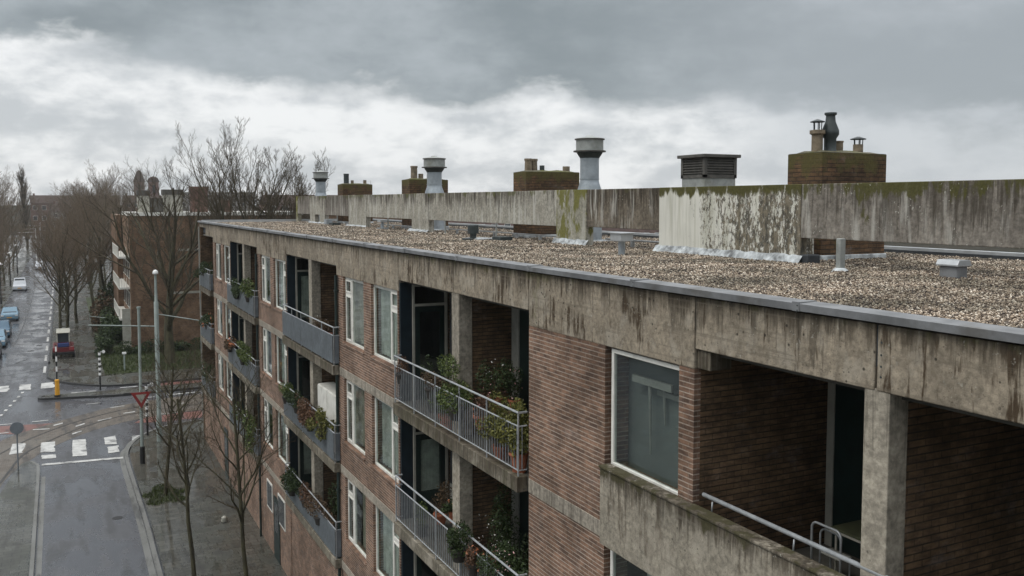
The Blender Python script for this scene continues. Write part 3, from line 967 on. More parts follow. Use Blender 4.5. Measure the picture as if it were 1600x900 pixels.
MB().box(7.055, 7.14, BY0, BY1, 11.3, 11.90).build('roof_upstand', M['tar'], bld)

# fascia panels: shallow over the loggias, deep over the windows
SH, DP = 11.21, 10.955
fas = [(BY0, 5.985, SH), (6.0, 8.715, SH), (8.725, 13.09, DP), (13.10, 16.3, SH), (16.31, 19.55, SH)]
for k in range(3):
    o = k * P
    fas += [(19.56 + o, 22.1 + o, DP), (22.11 + o, 24.80 + o, DP)]
    if k < 2:
        fas += [(24.81 + o, 27.9 + o, SH), (27.91 + o, 31.17 + o, SH)]
fas += [(48.05, 50.6, SH)]
for i, (a, b, zb) in enumerate(fas):
    MB().box(D, D + 0.17, a + 0.006, b - 0.006, zb, 11.848).build('fascia_panel', M['fascia'], bld, bevel=0.012)
for (a, b, zb) in fas:
    MB().box(D + 0.02, D + 0.10, b - 0.02, b + 0.02, max(zb, 11.0) + 0.23, 11.84).build('fascia_joint', M['tar'], bld)
# bracket under the step of the fascia
MB().box(D + 0.03, D + 0.36, 8.46, 8.70, 10.97, 11.20).build('beam_bracket', M['slab'], bld, bevel=0.01)
# bolts and rust marks along the joint
for z in (11.35, 11.45, 11.56, 11.68):
    MB().tube([(D - 0.004, 5.93, z), (D + 0.02, 5.93, z)], 0.011, 8).build('bolt', M['darkmetal'], bld)
# thin roof edge over the recessed far end
MB().box(D + .02, D + 0.17, 50.6, BY1, 11.62, 11.848).build('fascia_panel', M['fascia'], bld, bevel=0.01)
MB().box(D + .17, 16.88, BY1 - 0.012, BY1 + 0.05, 11.3, 12.0).build('roof_edge_flashing', M['curb'], bld)
# loggia ceilings
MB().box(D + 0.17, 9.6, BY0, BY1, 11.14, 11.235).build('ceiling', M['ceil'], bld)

Z0 = [8.14, 5.35, 2.56]        # undersides of the storey slabs
ST = 2.79


def window(y0, y1, z0, z1, narrow=None, curtain='curtain', cover=0.8, gl='glass', xf=D + 0.07, fw=0.065):
    """frame with an optional narrow sash (at the far 'f' or near 'n' end) with a top light; panes and curtain are sub-parts"""
    w = MB()
    x0, x1 = xf, xf + 0.06
    w.box(x0, x1, y0, y1, z0, z0 + fw); w.box(x0, x1, y0, y1, z1 - fw, z1)
    w.box(x0, x1, y0, y0 + fw, z0 + fw, z1 - fw); w.box(x0, x1, y1 - fw, y1, z0 + fw, z1 - fw)
    if narrow:
        nw = 0.62
        ys = y1 - nw if narrow == 'f' else y0 + nw
        w.box(x0 - .004, x1, ys - 0.045, ys + 0.045, z0 + fw, z1 - fw)
        a, b = (ys + 0.045, y1 - fw) if narrow == 'f' else (y0 + fw, ys - 0.045)
        zt = z1 - 0.46
        w.box(x0 - .004, x1, a, b, zt - 0.04, zt + 0.04)
        # opening sash and its top light stand slightly proud
        for (c, d) in ((z0 + fw, zt - 0.04), (zt + 0.04, z1 - fw)):
            w.box(x0 - 0.018, x0 + 0.02, a, a + 0.045, c, d); w.box(x0 - 0.018, x0 + 0.02, b - 0.045, b, c, d)
            w.box(x0 - 0.018, x0 + 0.02, a + 0.045, b - 0.045, c, c + 0.045); w.box(x0 - 0.018, x0 + 0.02, a + 0.045, b - 0.045, d - 0.045, d)
    fr = w.build('window', M['white'], bld, bevel=0.006)
    g = MB(); g.box(x0 + 0.026, x0 + 0.032, y0 + 0.03, y1 - 0.03, z0 + 0.03, z1 - 0.03)
    g.build('pane', M[gl], fr)
    if curtain and cover > 0:
        c = MB()
        n = max(8, int((y1 - y0) * 16))
        ya, yb = y0 + 0.04, y1 - 0.04
        if narrow == 'f' or narrow is None:
            yb = ya + (yb - ya) * cover
        else:
            ya = yb - (yb - ya) * cover
        pts = []
        for i in range(n + 1):
            pts.append((x1 + 0.12 + 0.022 * sin(i * 1.9) + 0.012 * sin(i * 4.7 + y0), ya + (yb - ya) * i / n))
        vs = [(x, y, z0 + 0.05) for x, y in pts] + [(x, y, z1 - 0.03) for x, y in pts]
        c.add(vs, [(i, i + 1, n + 2 + i, n + 1 + i) for i in range(n)])
        c.build('curtain', M[curtain], fr, smooth=True)
    # sill
    s = MB(); s.box(D - 0.035, D + 0.10, y0 - 0.03, y1 + 0.03, z0 - 0.07, z0 - 0.005)
    s.build('window_sill', M['brick'], fr, bevel=0.008)
    return fr


def part_box(name, mat, *b, parent=None, bevel=0.0):
    return MB().box(*b).build(name, M[mat], parent or bld, bevel=bevel)


def brick_section(y0, y1, wins, thick=0.30):
    """wins: (ya, yb) openings present on every storey"""
    for s in range(3):
        zb = Z0[s]
        ztop = DP if s == 0 else Z0[s - 1]
        zw0 = zb + 1.02
        zw1 = zw0 + 1.80
        if s > 0:
            zw1 = ztop - 0.004
            zw0 = zw1 - 1.80
        part_box('floor_band', 'band', D - 0.012, D + thick, y0, y1, zb, zb + 0.24, bevel=.008)
        w = MB()
        w.box(D, D + thick, y0, y1, zb + 0.24, zw0 - 0.01)
        a = y0
        for (c, d) in sorted(wins):
            if c - a > 0.02:
                w.box(D, D + thick, a, c, zw0 - 0.01, ztop)
            a = d
        if y1 - a > 0.02:
            w.box(D, D + thick, a, y1, zw0 - 0.01, ztop)
        w.build('brick_wall', M['brick'], bld)
        if wins:
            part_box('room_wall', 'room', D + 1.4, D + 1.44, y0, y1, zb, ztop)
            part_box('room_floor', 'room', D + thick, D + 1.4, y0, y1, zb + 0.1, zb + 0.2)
    part_box('brick_wall', 'brick', D + 0.03, D + thick, y0, y1, G - 0.05, Z0[2])


CURT = {(0, 0): ('curtain', 0.75, 0.9), (0, 1): ('curtain', 0.85, 0.9), (0, 2): ('curtain', 1, 1)}
for k in range(3):
    o = k * P
    y0, y1 = 19.56 + o, 24.80 + o
    if k == 2:
        y1 = 48.05
    wfar, wnear = (22.25 + o, 24.12 + o), (19.64 + o, 21.62 + o)
    brick_section(y0, y1, [wfar, wnear])
    rr = random.Random(k + 20)
    for s in range(3):
        zb = Z0[s]
        if s == 0:
            zw0 = 9.14
            zw1 = 10.945
        else:
            zw1 = Z0[s - 1] - 0.008
            zw0 = zw1 - 1.79
        window(wfar[0], wfar[1], zw0, zw1, 'f', rr.choice(['curtain', 'curtain', 'curtain2']), rr.choice([0.55, 0.7, 1.0]))
        window(wnear[0], wnear[1], zw0, zw1, 'n', rr.choice(['curtain', 'curtain']), rr.choice([0.7, 0.9, 1.0]))
# section next to the camera: blind brick, big window over the concrete parapet
brick_section(10.74, 13.08, [])
for s in range(3):
    zb = Z0[s]
    ztop = DP if s == 0 else Z0[s - 1]
    part_box('brick_wall', 'brick', D + 0.14, D + 0.35, 10.655, 10.739, zb, ztop)                     # reveal
    part_box('brick_wall', 'brick', D, D + 0.10, 8.72, 9.02, zb, ztop)                                # pier
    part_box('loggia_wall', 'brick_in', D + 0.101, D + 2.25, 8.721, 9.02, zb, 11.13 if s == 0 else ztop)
    part_box('brick_wall', 'brick', D + 0.02, D + 0.30, 9.021, 10.654, zb, zb + 1.08)
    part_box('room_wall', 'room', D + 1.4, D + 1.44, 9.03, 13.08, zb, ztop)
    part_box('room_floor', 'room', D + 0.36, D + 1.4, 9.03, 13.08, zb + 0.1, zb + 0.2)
window(9.03, 10.65, 9.24, 10.93, None, None, 0, 'glass_dark', xf=D + 0.05, fw=0.06)
window(9.03, 10.65, 6.35, 8.10, None, 'curtain', 0.6, 'glass', xf=D + 0.05)
# added bar and legs standing in for a pale reflection in the big window
tr = empty('reflection_stand_in', (D + 0.25, 9.9, 9.5))
tag(tr, 'rack-like pale bar and legs added behind the large single window for its reflection', 'rack')
q = MB(); q.box(D + 0.20, D + 0.24, 9.45, 10.35, 10.50, 10.60); q.box(D + .30, D + .33, 9.3, 9.9, 10.38, 10.45)
q.build('top_bar', M['greypost'], tr)
for (yy, xx, zl) in ((9.98, .24, 9.55), (9.75, .31, 10.0), (9.38, .31, 9.95)):
    MB().tube([(D + xx, yy - .03, zl), (D + xx, yy, 10.5)], [0.012, 0.026], 8).build('leg', M['greypost'], tr)
MB().box(D + .36, D + .37, 9.05, 10.75, 9.1, 10.95).build('blind', M['blind'], bld)  # added behind the big pane to lift its dark tone to grey-green

# concrete parapet of the near loggias
for s in range(2):
    z = Z0[s]
    p_ = MB()
    p_.box(D - 0.15, D - 0.005, BY0, 10.63, z, z + 1.10)
    p_.build('parapet', M['parapet'], bld, bevel=0.015)
    MB().box(D - 0.17, D + 0.03, BY0, 10.64, z + 1.102, z + 1.14).build('parapet_coping', M['parapet'], bld, bevel=0.012)
hr = MB()
hr.tube([(D + 0.03, 8.55, 9.44), (D + 0.03, BY0, 9.44)], 0.026, 12)
for y in np.arange(8.38, -4, -1.35):
    hr.tube([(D + 0.03, y, 9.40), (D + 0.02, y, 9.27)], 0.010, 8)
hr.build('handrail', M['rail'], bld, smooth=True)

# loggia interiors
class Split:
    def __init__(self, name, mat):
        self.n, self.m = name, mat
    def box(self, *b):
        part_box(self.n, self.m, *b)
    def build(self, *a):
        pass


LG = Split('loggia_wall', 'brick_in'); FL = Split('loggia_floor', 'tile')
def column(y0, y1, xd=0.33):
    for s in range(3):
        zb = Z0[s] + 0.24
        zt = SH if s == 0 else Z0[s - 1]
        m_ = MB().box(D + 0.01, D + 0.01 + xd, y0, y1, zb, zt + (0.03 if s == 0 else 0))
        m_.build('column', M['column'], bld, bevel=0.012)


# near loggia pair: 2.7 .. 8.72
for s in range(3):
    z, zt = Z0[s], (11.15 if s == 0 else Z0[s - 1])
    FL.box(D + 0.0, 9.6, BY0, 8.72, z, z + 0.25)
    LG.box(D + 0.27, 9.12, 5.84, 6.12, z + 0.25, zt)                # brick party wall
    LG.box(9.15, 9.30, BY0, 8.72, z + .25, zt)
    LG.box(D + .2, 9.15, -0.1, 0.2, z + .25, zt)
for s in range(2):
    z, zt = Z0[s], (11.15 if s == 0 else Z0[s - 1])
    MB().box(D + 0.01, D + 0.27, 5.83, 6.13, z + 0.24, (SH + 0.02 if s == 0 else zt)).build('column', M['column'], bld, bevel=0.012)
    for (a, b) in ((7.0, 8.70), (4.3, 5.82)):
        fr = MB()
        fr.box(9.08, 9.145, b - 0.12, b, z + .25, zt); fr.box(9.08, 9.145, a, a + .08, z + .25, zt); fr.box(9.08, 9.145, a + .08, b - .12, zt - .12, zt - 0.01)
        d_ = fr.build('door_frame', M['cream'], bld, bevel=0.005)
        MB().box(9.10, 9.14, a + .08, b - .12, z + .25, zt - .12).build('door', M['green'], d_)
# repeating loggia pairs
for k in range(3):
    o = k * P
    ya, yb = 13.09 + o, 19.55 + o
    cy0, cy1 = 16.05 + o, 16.42 + o
    for s in range(3):
        z, zt = Z0[s], (11.15 if s == 0 else Z0[s - 1])
        MB().box(D + 0.01, D + 0.30, cy0, cy1, z + 0.24, (SH + 0.02 if s == 0 else zt)).build('column', M['column'], bld, bevel=0.012)
        FL.box(D + 0.0, 8.2, ya, yb, z + 0.01, z + 0.25)
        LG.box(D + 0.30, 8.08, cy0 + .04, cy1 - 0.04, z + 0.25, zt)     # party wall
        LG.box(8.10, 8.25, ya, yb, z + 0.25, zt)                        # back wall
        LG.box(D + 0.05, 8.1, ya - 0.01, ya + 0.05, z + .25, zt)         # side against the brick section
        # back wall joinery, near flat: post, dark door
        fr = MB()
        fr.box(8.02, 8.09, cy0 - 0.33, cy0 - 0.02, z + .25, zt)
        fr.box(8.03, 8.09, ya + 0.06, ya + 0.16, z + .25, zt)
        fr.box(8.03, 8.09, ya + 0.16, cy0 - 0.33, zt - 0.14, zt - 0.01)
        f1 = fr.build('door_frame', M['greypost'], bld, bevel=0.005)
        MB().box(8.05, 8.085, cy0 - 1.3, cy0 - 0.33, z + .25, zt - 0.14).build('door', M['green'], f1)
        MB().box(8.06, 8.085, ya + 0.16, cy0 - 1.32, z + 1.0, zt - 0.14).build('pane', M['pane_dark'], f1)
        # far flat: glazed screen across the end of the loggia, facing the camera
        side = M['blue']
        MB().box(D + 0.02, D + 0.30, yb - 0.06, yb - 0.005, z + .25, zt).build('side_panel', side, bld)
        yy = yb - 0.07
        fr = MB()
        xa, xb = D + 0.30, 8.04
        fr.box(xa, xa + 0.055, yy - .05, yy, z + .25, zt); fr.box(xb - 0.07, xb, yy - .05, yy, z + .25, zt)
        fr.box(xa + .055, xb - .07, yy - .05, yy, zt - 0.10, zt - 0.02)
        fr.box(xa + .055, xb - .07, yy - .05, yy, zt - 0.56, zt - 0.50)
        f2 = fr.build('glazed_screen', M['cream'], bld, bevel=0.005)
        dd = MB()
        c_, e_ = xa + .06, xb - .075
        dd.box(c_, c_ + 0.12, yy - .04, yy - .01, z + .27, zt - .57); dd.box(e_ - 0.12, e_, yy - .04, yy - .01, z + .27, zt - .57)
        dd.box(c_ + .12, e_ - .12, yy - .04, yy - .01, z + .27, z + 0.85); dd.box(c_ + .12, e_ - .12, yy - .04, yy - .01, zt - .70, zt - .57)
        dd.build('door', M['green'], f2, bevel=0.004)
        MB().box(c_ + .12, e_ - .12, yy - .03, yy - .022, z + .85, zt - .70).build('pane', M['glass'], f2)
        MB().box(c_, e_, yy - .03, yy - .022, zt - .50, zt - .10).build('pane', M['glass'], f2)
        if (k, s) in ((0, 1), (1, 0), (2, 1), (1, 2)):
            c = MB(); n = 16
            pts = [(c_ + .14 + (e_ - c_ - .26) * i / n, yy + .0 + 0.012 * sin(i * 2.4)) for i in range(n + 1)]
            vs = [(x, y + .02, z + .85) for x, y in pts] + [(x, y + .02, zt - .72) for x, y in pts]
            c.add(vs, [(i, i + 1, n + 2 + i, n + 1 + i) for i in range(n)])
            c.build('curtain', M['curtain'], f2, smooth=True)
        # dark glazing beside the column on the back wall of the far flat
        g = MB(); g.box(8.04, 8.09, cy1 + 0.1, yb - .2, z + .25, z + 1.0); g.box(8.04, 8.09, cy1 + 0.05, cy1 + 0.15, z + 1.0, zt)
        g3 = g.build('window_frame', M['greypost'], bld)
        MB().box(8.06, 8.08, cy1 + .15, yb - .2, z + 1.0, zt).build('pane', M['pane_dark'], g3)
# recessed end bay
for s in range(3):
    z, zt = Z0[s], (11.3 if s == 0 else Z0[s - 1])
    FL.box(D + 0.0, 8.2, 48.05, BY1 - .2, z + .01, z + .25)
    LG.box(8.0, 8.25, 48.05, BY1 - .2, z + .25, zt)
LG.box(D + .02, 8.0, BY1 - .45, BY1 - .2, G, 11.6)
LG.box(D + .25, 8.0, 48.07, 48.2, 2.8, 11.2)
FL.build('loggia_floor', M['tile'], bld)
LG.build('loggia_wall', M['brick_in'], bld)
MB().box(D - 0.03, D + 0.02, BY1 - .18, BY1 + 0.0, G, 11.62).build('end_pier', M['greypost'], bld)
# ground storey behind, end wall and body
for (a, b) in ((13.08, 19.56), (24.80, 31.18), (36.42, 42.80), (48.05, BY1 - .2)):
    part_box('brick_wall', 'brick', D + .05, D + .3, a, b, G - .05, 2.56)
MB().box(9.8, 16.85, BY0, BY1 - .03, G - .05, 11.2).box(8.3, 9.8, BY1 - .3, BY1 - .03, G - .05, 11.2).build('rear_wall', M['brick_far'], bld)
# small ground floor windows and entrance doors
for k in range(2):
    o = k * P
    for (ya, yb) in ((32.0, 33.2), (34.2, 35.2)):
        if k == 0:
            f_ = MB(); f_.box(D + 0.0, D + 0.028, ya, yb, 1.1, 2.2)
            ff = f_.build('window', M['white'], bld)
            MB().box(D - 0.006, D + 0.005, ya + .07, yb - .07, 1.17, 2.13).build('pane', M['pane_dark'], ff)
    f_ = MB(); f_.box(D - 0.0, D + 0.028, 44.6 - o, 45.6 - o, G + .1, 1.9)
    ff = f_.build('door', M['green'], bld)
    MB().box(D - 0.006, D + 0.005, 44.8 - o, 45.4 - o, 0.6, 1.7).build('pane', M['pane_dark'], ff)
# drain pipes in the corners
for y in (24.62, 24.62 + P):
    t = MB(); t.tube([(D - 0.06, y, DP), (D - 0.06, y, G + 0.1)], 0.045, 10)
    for z in np.arange(1, 10.8, 1.9):
        t.box(D - 0.115, D, y - .06, y + .06, z, z + .04)
    t.build('drain_pipe', M['green'], bld, smooth=False)

# balconies
def balcony(y0, y1, s, kind):
    z = Z0[s]
    X0 = 6.67
    sl = MB().box(X0, D - 0.002, y0, y1, z, z + 0.27).build('balcony', M['slab'], bld, bevel=0.015)
    zr, zm, zb = z + 1.35, z + 1.12, z + 0.37
    t = MB()
    t.tube([(D, y0 + 0.03, zr), (X0 + 0.04, y0 + 0.03, zr), (X0 + 0.04, y1 - 0.03, zr), (D, y1 - 0.03, zr)], 0.020, 8)
    t.tube([(D, y0 + 0.03, zm), (X0 + 0.04, y0 + 0.03, zm), (X0 + 0.04, y1 - 0.03, zm), (D, y1 - 0.03, zm)], 0.014, 8)
    t.tube([(D, y0 + 0.03, zb), (X0 + 0.04, y0 + 0.03, zb), (X0 + 0.04, y1 - 0.03, zb), (D, y1 - 0.03, zb)], 0.012, 8)
    t.build('handrail', M['rail'], sl)
    n = 5
    for i in range(n + 1):
        y = y0 + 0.04 + (y1 - y0 - 0.08) * i / n
        MB().box(X0 + 0.030, X0 + 0.052, y - 0.010, y + 0.010, z + 0.27, zr).build('post', M['rail'], sl)
    b = MB()
    if kind == 'bars':
        nb = int((y1 - y0) / 0.108)
        for i in range(nb):
            y = y0 + 0.08 + (y1 - y0 - 0.16) * i / (nb - 1)
            b.box(X0 + 0.032, X0 + 0.048, y - 0.008, y + 0.008, zb, zm)
        b.box(X0 + .10, X0 + .114, y0 + .02, y0 + .034, zb, zm)
        b.build('railing_bars', M['bar'], sl)
    else:
        y = y0 + 0.06
        w = (y1 - y0 - 0.12) / 5
        for i in range(5):
            b.box(X0 + 0.012, X0 + 0.020, y + w * i + 0.01, y + w * (i + 1) - 0.01, zb - 0.04, zm)
        b.box(X0 + 0.06, D - 0.02, y0 + 0.008, y0 + 0.014, zb - .04, zm)
        b.build('railing_panel', M['panel'], sl)
        b = MB()
        nb = int((y1 - y0) / 0.125)
        for i in range(nb):
            yy = y0 + 0.08 + (y1 - y0 - 0.16) * i / (nb - 1)
            b.box(X0 - 0.002, X0 + 0.008, yy - 0.007, yy + 0.007, zb - .02, zm)
        b.build('railing_bars', M['panelbar'], sl)
    return sl


for s in range(3):
    balcony(13.12, 19.42, s, 'bars')
    balcony(13.12 + P - .2, 19.42 + P, s, 'panel')
    balcony(13.12 + 2 * P - .2, 19.42 + 2 * P, s, 'panel')
    balcony(48.15, 51.9, s, 'panel')

# roof beam on its upstands
BX0, BX1 = 12.40, 12.60
zb_, zt_ = 12.33, 13.335
segs = [(BY0 + .2, 12.635, zb_, 'beam_grey', 0), (12.62, 17.10, 11.84, 'beam_paint', .015), (17.105, 20.32, zb_ + .02, 'beam_dark', 0), (20.33, 21.95, 11.80, 'beam_moss', .015),
        (21.955, 26.6, zb_, 'beam_pale', 0), (26.61, 31.77, zb_, 'beam_pale', 0.003), (31.78, 33.6, 11.84, 'beam_pale', .015), (33.605, 39.6, zb_, 'beam_pale', 0), (39.61, 42.4, 11.84, 'beam_pale', .012),
        (42.405, 46.8, zb_, 'beam_grey', 0), (46.81, 47.9, 11.84, 'beam_pale', .012), (47.9, 48.9, zb_, 'beam_pale', .012), (48.9, 50.0, 11.84, 'beam_pale', .012), (50.01, 52.9, zb_, 'beam_grey', 0), (52.9, 53.28, 11.84, 'beam_moss', .02)]
for (a, b, z, mt, pr) in segs:
    MB().box(BX0 - pr, BX1 + pr, a + 0.006, b - 0.006, z, zt_ + (0.004 if pr else 0)).build('roof_beam', M[mt], bld, bevel=0.012)
# side cheek of the white upstand
MB().box(BX1 + .015, BX1 + .13, 12.62, 12.9, 11.84, 12.45).build('roof_beam', M['beam_paint'], bld)
# lumpy sealing at the feet of the upstands
def sealing(x0, y0, y1, seed, h=0.11, amp=0.05):
    r = random.Random(seed)
    m_ = MB()
    n = int((y1 - y0) / 0.12) + 2
    top, bot = [], []
    vs = []
    for i in range(n + 1):
        y = y0 + (y1 - y0) * i / n
        hh = h + r.uniform(-amp, amp) * .35
        ww = 0.06 + r.uniform(0, 0.05)
        vs += [(x0 + 0.005, y, ROOFZ + hh), (x0 - 0.02, y, ROOFZ + hh), (x0 - ww, y, ROOFZ + 0.03 + r.uniform(0, 0.02)), (x0 - ww - 0.03, y, ROOFZ - .01)]
    fs = []
    for i in range(n):
        for j in range(3):
            a = i * 4 + j
            fs.append((a, a + 1, a + 5, a + 4))
    m_.add(vs, fs)
    return m_


sealing(BX0, 12.55, 17.2, 1, 0.16).build('flashing', M['bitumen'], bld)
sealing(BX0, 20.2, 22.05, 2, 0.15).build('flashing', M['bitumen'], bld)
sealing(BX0 - .02, 31.7, 33.8, 3, 0.10).build('flashing', M['bitumen'], bld)
sealing(BX0, 39.5, 42.6, 4, 0.08).build('flashing', M['bitumen'], bld)
sealing(BX0, 46.7, 50.2, 5, 0.08).build('flashing', M['bitumen'], bld)
MB().box(BX0 - .02, BX0 + .3, 12.42, 12.61, ROOFZ - .02, ROOFZ + .17).build('flashing', M['tar'], bld, bevel=0.02)
# rear roof edge
MB().box(16.86, 16.98, BY0, BY1, 11.80, 12.0).build('roof_edge_flashing', M['curb'], bld, bevel=0.01)
MB().box(16.80, 16.858, BY0, BY1, 11.80, 11.93).build('roof_upstand', M['tar'], bld)
# low conduits lying on the gravel behind the beam
for (x, y0, y1, z, r) in ((13.05, 17.2, 20.4, 12.02, .025), (12.95, 22, 31.5, 12.0, .02), (12.9, 33.8, 39.5, 12.0, .02), (12.9, 42.5, 46.6, 12.0, .02)):
    t = MB(); t.tube([(x, y0, z), (x, y1, z)], r, 8)
    for y in np.arange(y0 + .3, y1, 1.6):
        t.box(x - .04, x + .04, y, y + .08, ROOFZ - .01, z)
    t.build('conduit', M['curb'], bld)

# supports under the beam
MB().box(11.49, 11.61, 10.80, 10.90, ROOFZ - .02, 12.40).build('roof_standpipe', M['zinc_cap'], bld, bevel=.012)
MB().lathe(11.55, 10.85, [(.16, ROOFZ - .01), (.13, ROOFZ + .02), (.08, ROOFZ + .06)], 14).build('flashing', M['bitumen'], bld)
for y in (25.9, 30.2, 36.6, 44.5):
    MB().tube([(12.42, y, ROOFZ - .01), (12.42, y, zb_ + .01)], 0.03, 8).build('beam_support', M['zinc_cap'], bld)

# chimneys
def chimney(x0, x1, y0, y1, zt, pots, flash=True):
    c = MB()
    c.box(x0, x1, y0, y1, ROOFZ - .05, zt - .04)
    ch = c.build('chimney', M['brick_ch'], bld, bevel=0.015)
    # uneven top courses
    m_ = MB(); n = 8
    r = random.Random(int(y0 * 10))
    vs = []
    for j in range(5):
        for i in range(n + 1):
            h = 0.0 if j in (0, 4) or i in (0, n) else 0.05 + r.uniform(-.015, .02)
            vs.append((x0 + (x1 - x0) * i / n, y0 + (y1 - y0) * j / 4, zt - .035 + h))
    fs = [(j * (n + 1) + i, j * (n + 1) + i + 1, (j + 1) * (n + 1) + i + 1, (j + 1) * (n + 1) + i) for j in range(4) for i in range(n)]
    m_.add(vs, fs)
    m_.build('mortar_cap', M['mortarcap'], ch, smooth=True)
    if flash:
        s_ = MB(); s_.box(x0 - .03, x1 + .03, y0 - .035, y1 + .03, ROOFZ - .02, ROOFZ + .10)
        s_.build('flashing', M['bitumen'], ch, bevel=0.02)
    for (px, py, prof, mt, cap) in pots:
        o_ = MB().lathe(px, py, [(a, zt - .02 + b) for a, b in prof], 16).build('chimney_pot', M[mt], ch)
        smooth_by_angle(o_, 40)
        if cap:
            t = MB()
            zc = zt - .02 + prof[-1][1]
            r_ = prof[-1][0]
            for k in range(5):
                a = 2 * pi * k / 5 + .3
                t.tube([(px + r_ * .85 * cos(a), py + r_ * .85 * sin(a), zc - .02), (px + r_ * .9 * cos(a), py + r_ * .9 * sin(a), zc + cap)], 0.010, 5)
            t.lathe(px, py, [(r_ * 1.55, zc + cap), (r_ * 1.6, zc + cap + .015), (r_ * .3, zc + cap + .06)], 16)
            t.build('pot_cowl', M['darkmetal'], ch)
    return ch


sq = [(0.10, 0), (0.10, .22)]
chimney(13.37, 15.16, 13.08, 14.02, 14.02, [
    (13.60, 13.45, [(0.11, 0), (0.11, .35), (.15, .37), (.15, .44), (.09, .45)], 'pot', .15),
    (13.90, 13.40, [(0.15, 0), (0.12, .06), (0.12, .28), (.17, .36), (.17, .44), (.10, .62), (.09, .74), (.12, .76), (.12, .80), (.08, .80)], 'darkmetal', 0),
    (14.24, 13.50, [(0.09, 0), (0.09, .22), (.10, .22), (.10, .25)], 'pot', 0),
    (14.85, 13.55, [(0.10, 0), (0.10, .20)], 'pot', .10)])
chimney(13.3, 15.3, 25.55, 26.45, 14.02, [
    (13.62, 26.0, [(0.12, 0), (0.11, .34), (.13, .35), (.13, .42)], 'pot', 0), (13.88, 26.1, [(0.12, 0), (0.11, .34), (.13, .35), (.13, .42)], 'pot', 0),
    (14.08, 25.9, [(0.08, 0), (0.08, .2)], 'darkmetal', 0), (15.05, 26.0, [(0.12, 0), (0.12, .19)], 'pot', 0)])
chimney(13.4, 15.2, 36.6, 37.6, 14.02, [
    (13.8, 37.1, [(0.15, 0), (0.14, .5), (.16, .51), (.16, .58)], 'pot', 0), (14.15, 37.2, [(0.11, 0), (0.11, .25)], 'pot', 0), (14.5, 37.1, [(0.1, 0), (0.1, .22)], 'pot', 0), (14.95, 37.2, [(0.08, 0), (0.08, .25)], 'pot', 0)])
chimney(13.4, 15.05, 46.9, 47.9, 14.0, [
    (13.72, 47.3, [(0.14, 0), (0.14, .45), (.15, .55)], 'darkmetal', 0), (14.05, 47.3, [(0.08, 0), (0.08, .2)], 'pot', 0), (14.75, 47.3, [(0.09, 0), (0.09, .22)], 'pot', 0)])

# big round roof vents
def roof_vent(x, y, r, ztop, zflare, sc=1.0, big=True):
    bz = ROOFZ
    t = MB().lathe(x, y, [(r * 1.35, bz - .02), (r * 1.35, zflare - .35), (r * 1.30, zflare - .2), (r * 1.05, zflare), (r, zflare + .08), (r, zflare + .11), (r * 1.04, zflare + .11), (r * 1.04, zflare + .14), (r, zflare + .14), (r, ztop - .62), (r * 1.02, ztop - .62), (r * 1.02, ztop - .58), (r * .96, ztop - .58), (r * .98, ztop - .5), (r * 1.35, ztop - .40)], 28)
    b = t.build('roof_vent', M['zinc'], bld)
    smooth_by_angle(b, 30)
    c = MB().lathe(x, y, [(r * 1.62, ztop - .40), (r * 1.62, ztop - .36), (r * 1.45, ztop - .36), (r * 1.45, ztop - .05), (r * 1.55, ztop - .05), (r * 1.55, ztop - .02), (r * .5, ztop + .04), (r * .3, ztop + .08), (0.02, ztop + .09)], 28)
    co = c.build('vent_cap', M['zinc_cap'], b)
    smooth_by_angle(co, 30)
    MB().lathe(x, y, [(r * 1.50, ztop - .055), (r * 1.59, ztop - .055), (r * 1.59, ztop - .022), (r * 1.50, ztop - .022)], 28).lathe(x, y, [(r * 1.40, ztop - .405), (r * 1.72, ztop - .405), (r * 1.72, ztop - .37), (r * 1.46, ztop - .37)], 28).build('cap_rim', M['louvre'], b)
    MB().lathe(x, y, [(r * .99, ztop - .60), (r * 1.07, ztop - .56), (r * 1.38, ztop - .43), (r * 1.3, ztop - .42)], 28, caps=False).build('vent_neck', M['darkmetal'], b)
    MB().box(x - r * 1.5 - .3, x + .45, y - .45, y + .5, bz - .02, bz + .06).build('vent_base', M['bitumen'], b, bevel=.02)
    return b


roof_vent(13.75, 22.4, 0.275, 14.86, 13.55)
roof_vent(13.6, 34.2, 0.30, 14.80, 13.60)
roof_vent(13.6, 52.2, 0.29, 14.78, 13.5)

# louvred vent house
lv = MB().box(13.72, 14.66, 17.12, 18.0, ROOFZ - .02, 13.60).build('louvred_vent', M['zinc_cap'], bld, bevel=.01)
b = MB()
b.box(13.74, 14.64, 17.14, 17.98, 13.60, 14.06)
for (x, y) in ((13.70, 17.10), (14.60, 17.10), (13.70, 17.94), (14.60, 17.94)):
    b.box(x, x + .08, y, y + .08, 13.59, 14.07)
b.box(13.70, 14.68, 17.10, 18.02, 13.58, 13.66)
n = 6
for i in range(n):
    z = 13.69 + i * 0.062
    b.add([(13.78, 17.10, z), (14.60, 17.10, z), (14.60, 17.15, z + .05), (13.78, 17.15, z + .05), (13.78, 17.10, z + .012), (14.60, 17.10, z + .012)], [(0, 1, 2, 3), (4, 5, 1, 0)])
    b.add([(13.70, 17.18, z), (13.70, 17.94, z), (13.75, 17.94, z + .05), (13.75, 17.18, z + .05), (13.70, 17.18, z + .012), (13.70, 17.94, z + .012)], [(3, 2, 1, 0), (0, 1, 5, 4)])
b.build('louvre', M['louvre'], lv)
MB().box(13.63, 14.75, 17.03, 18.09, 14.072, 14.15).build('vent_lid', M['louvre'], lv, bevel=.01)

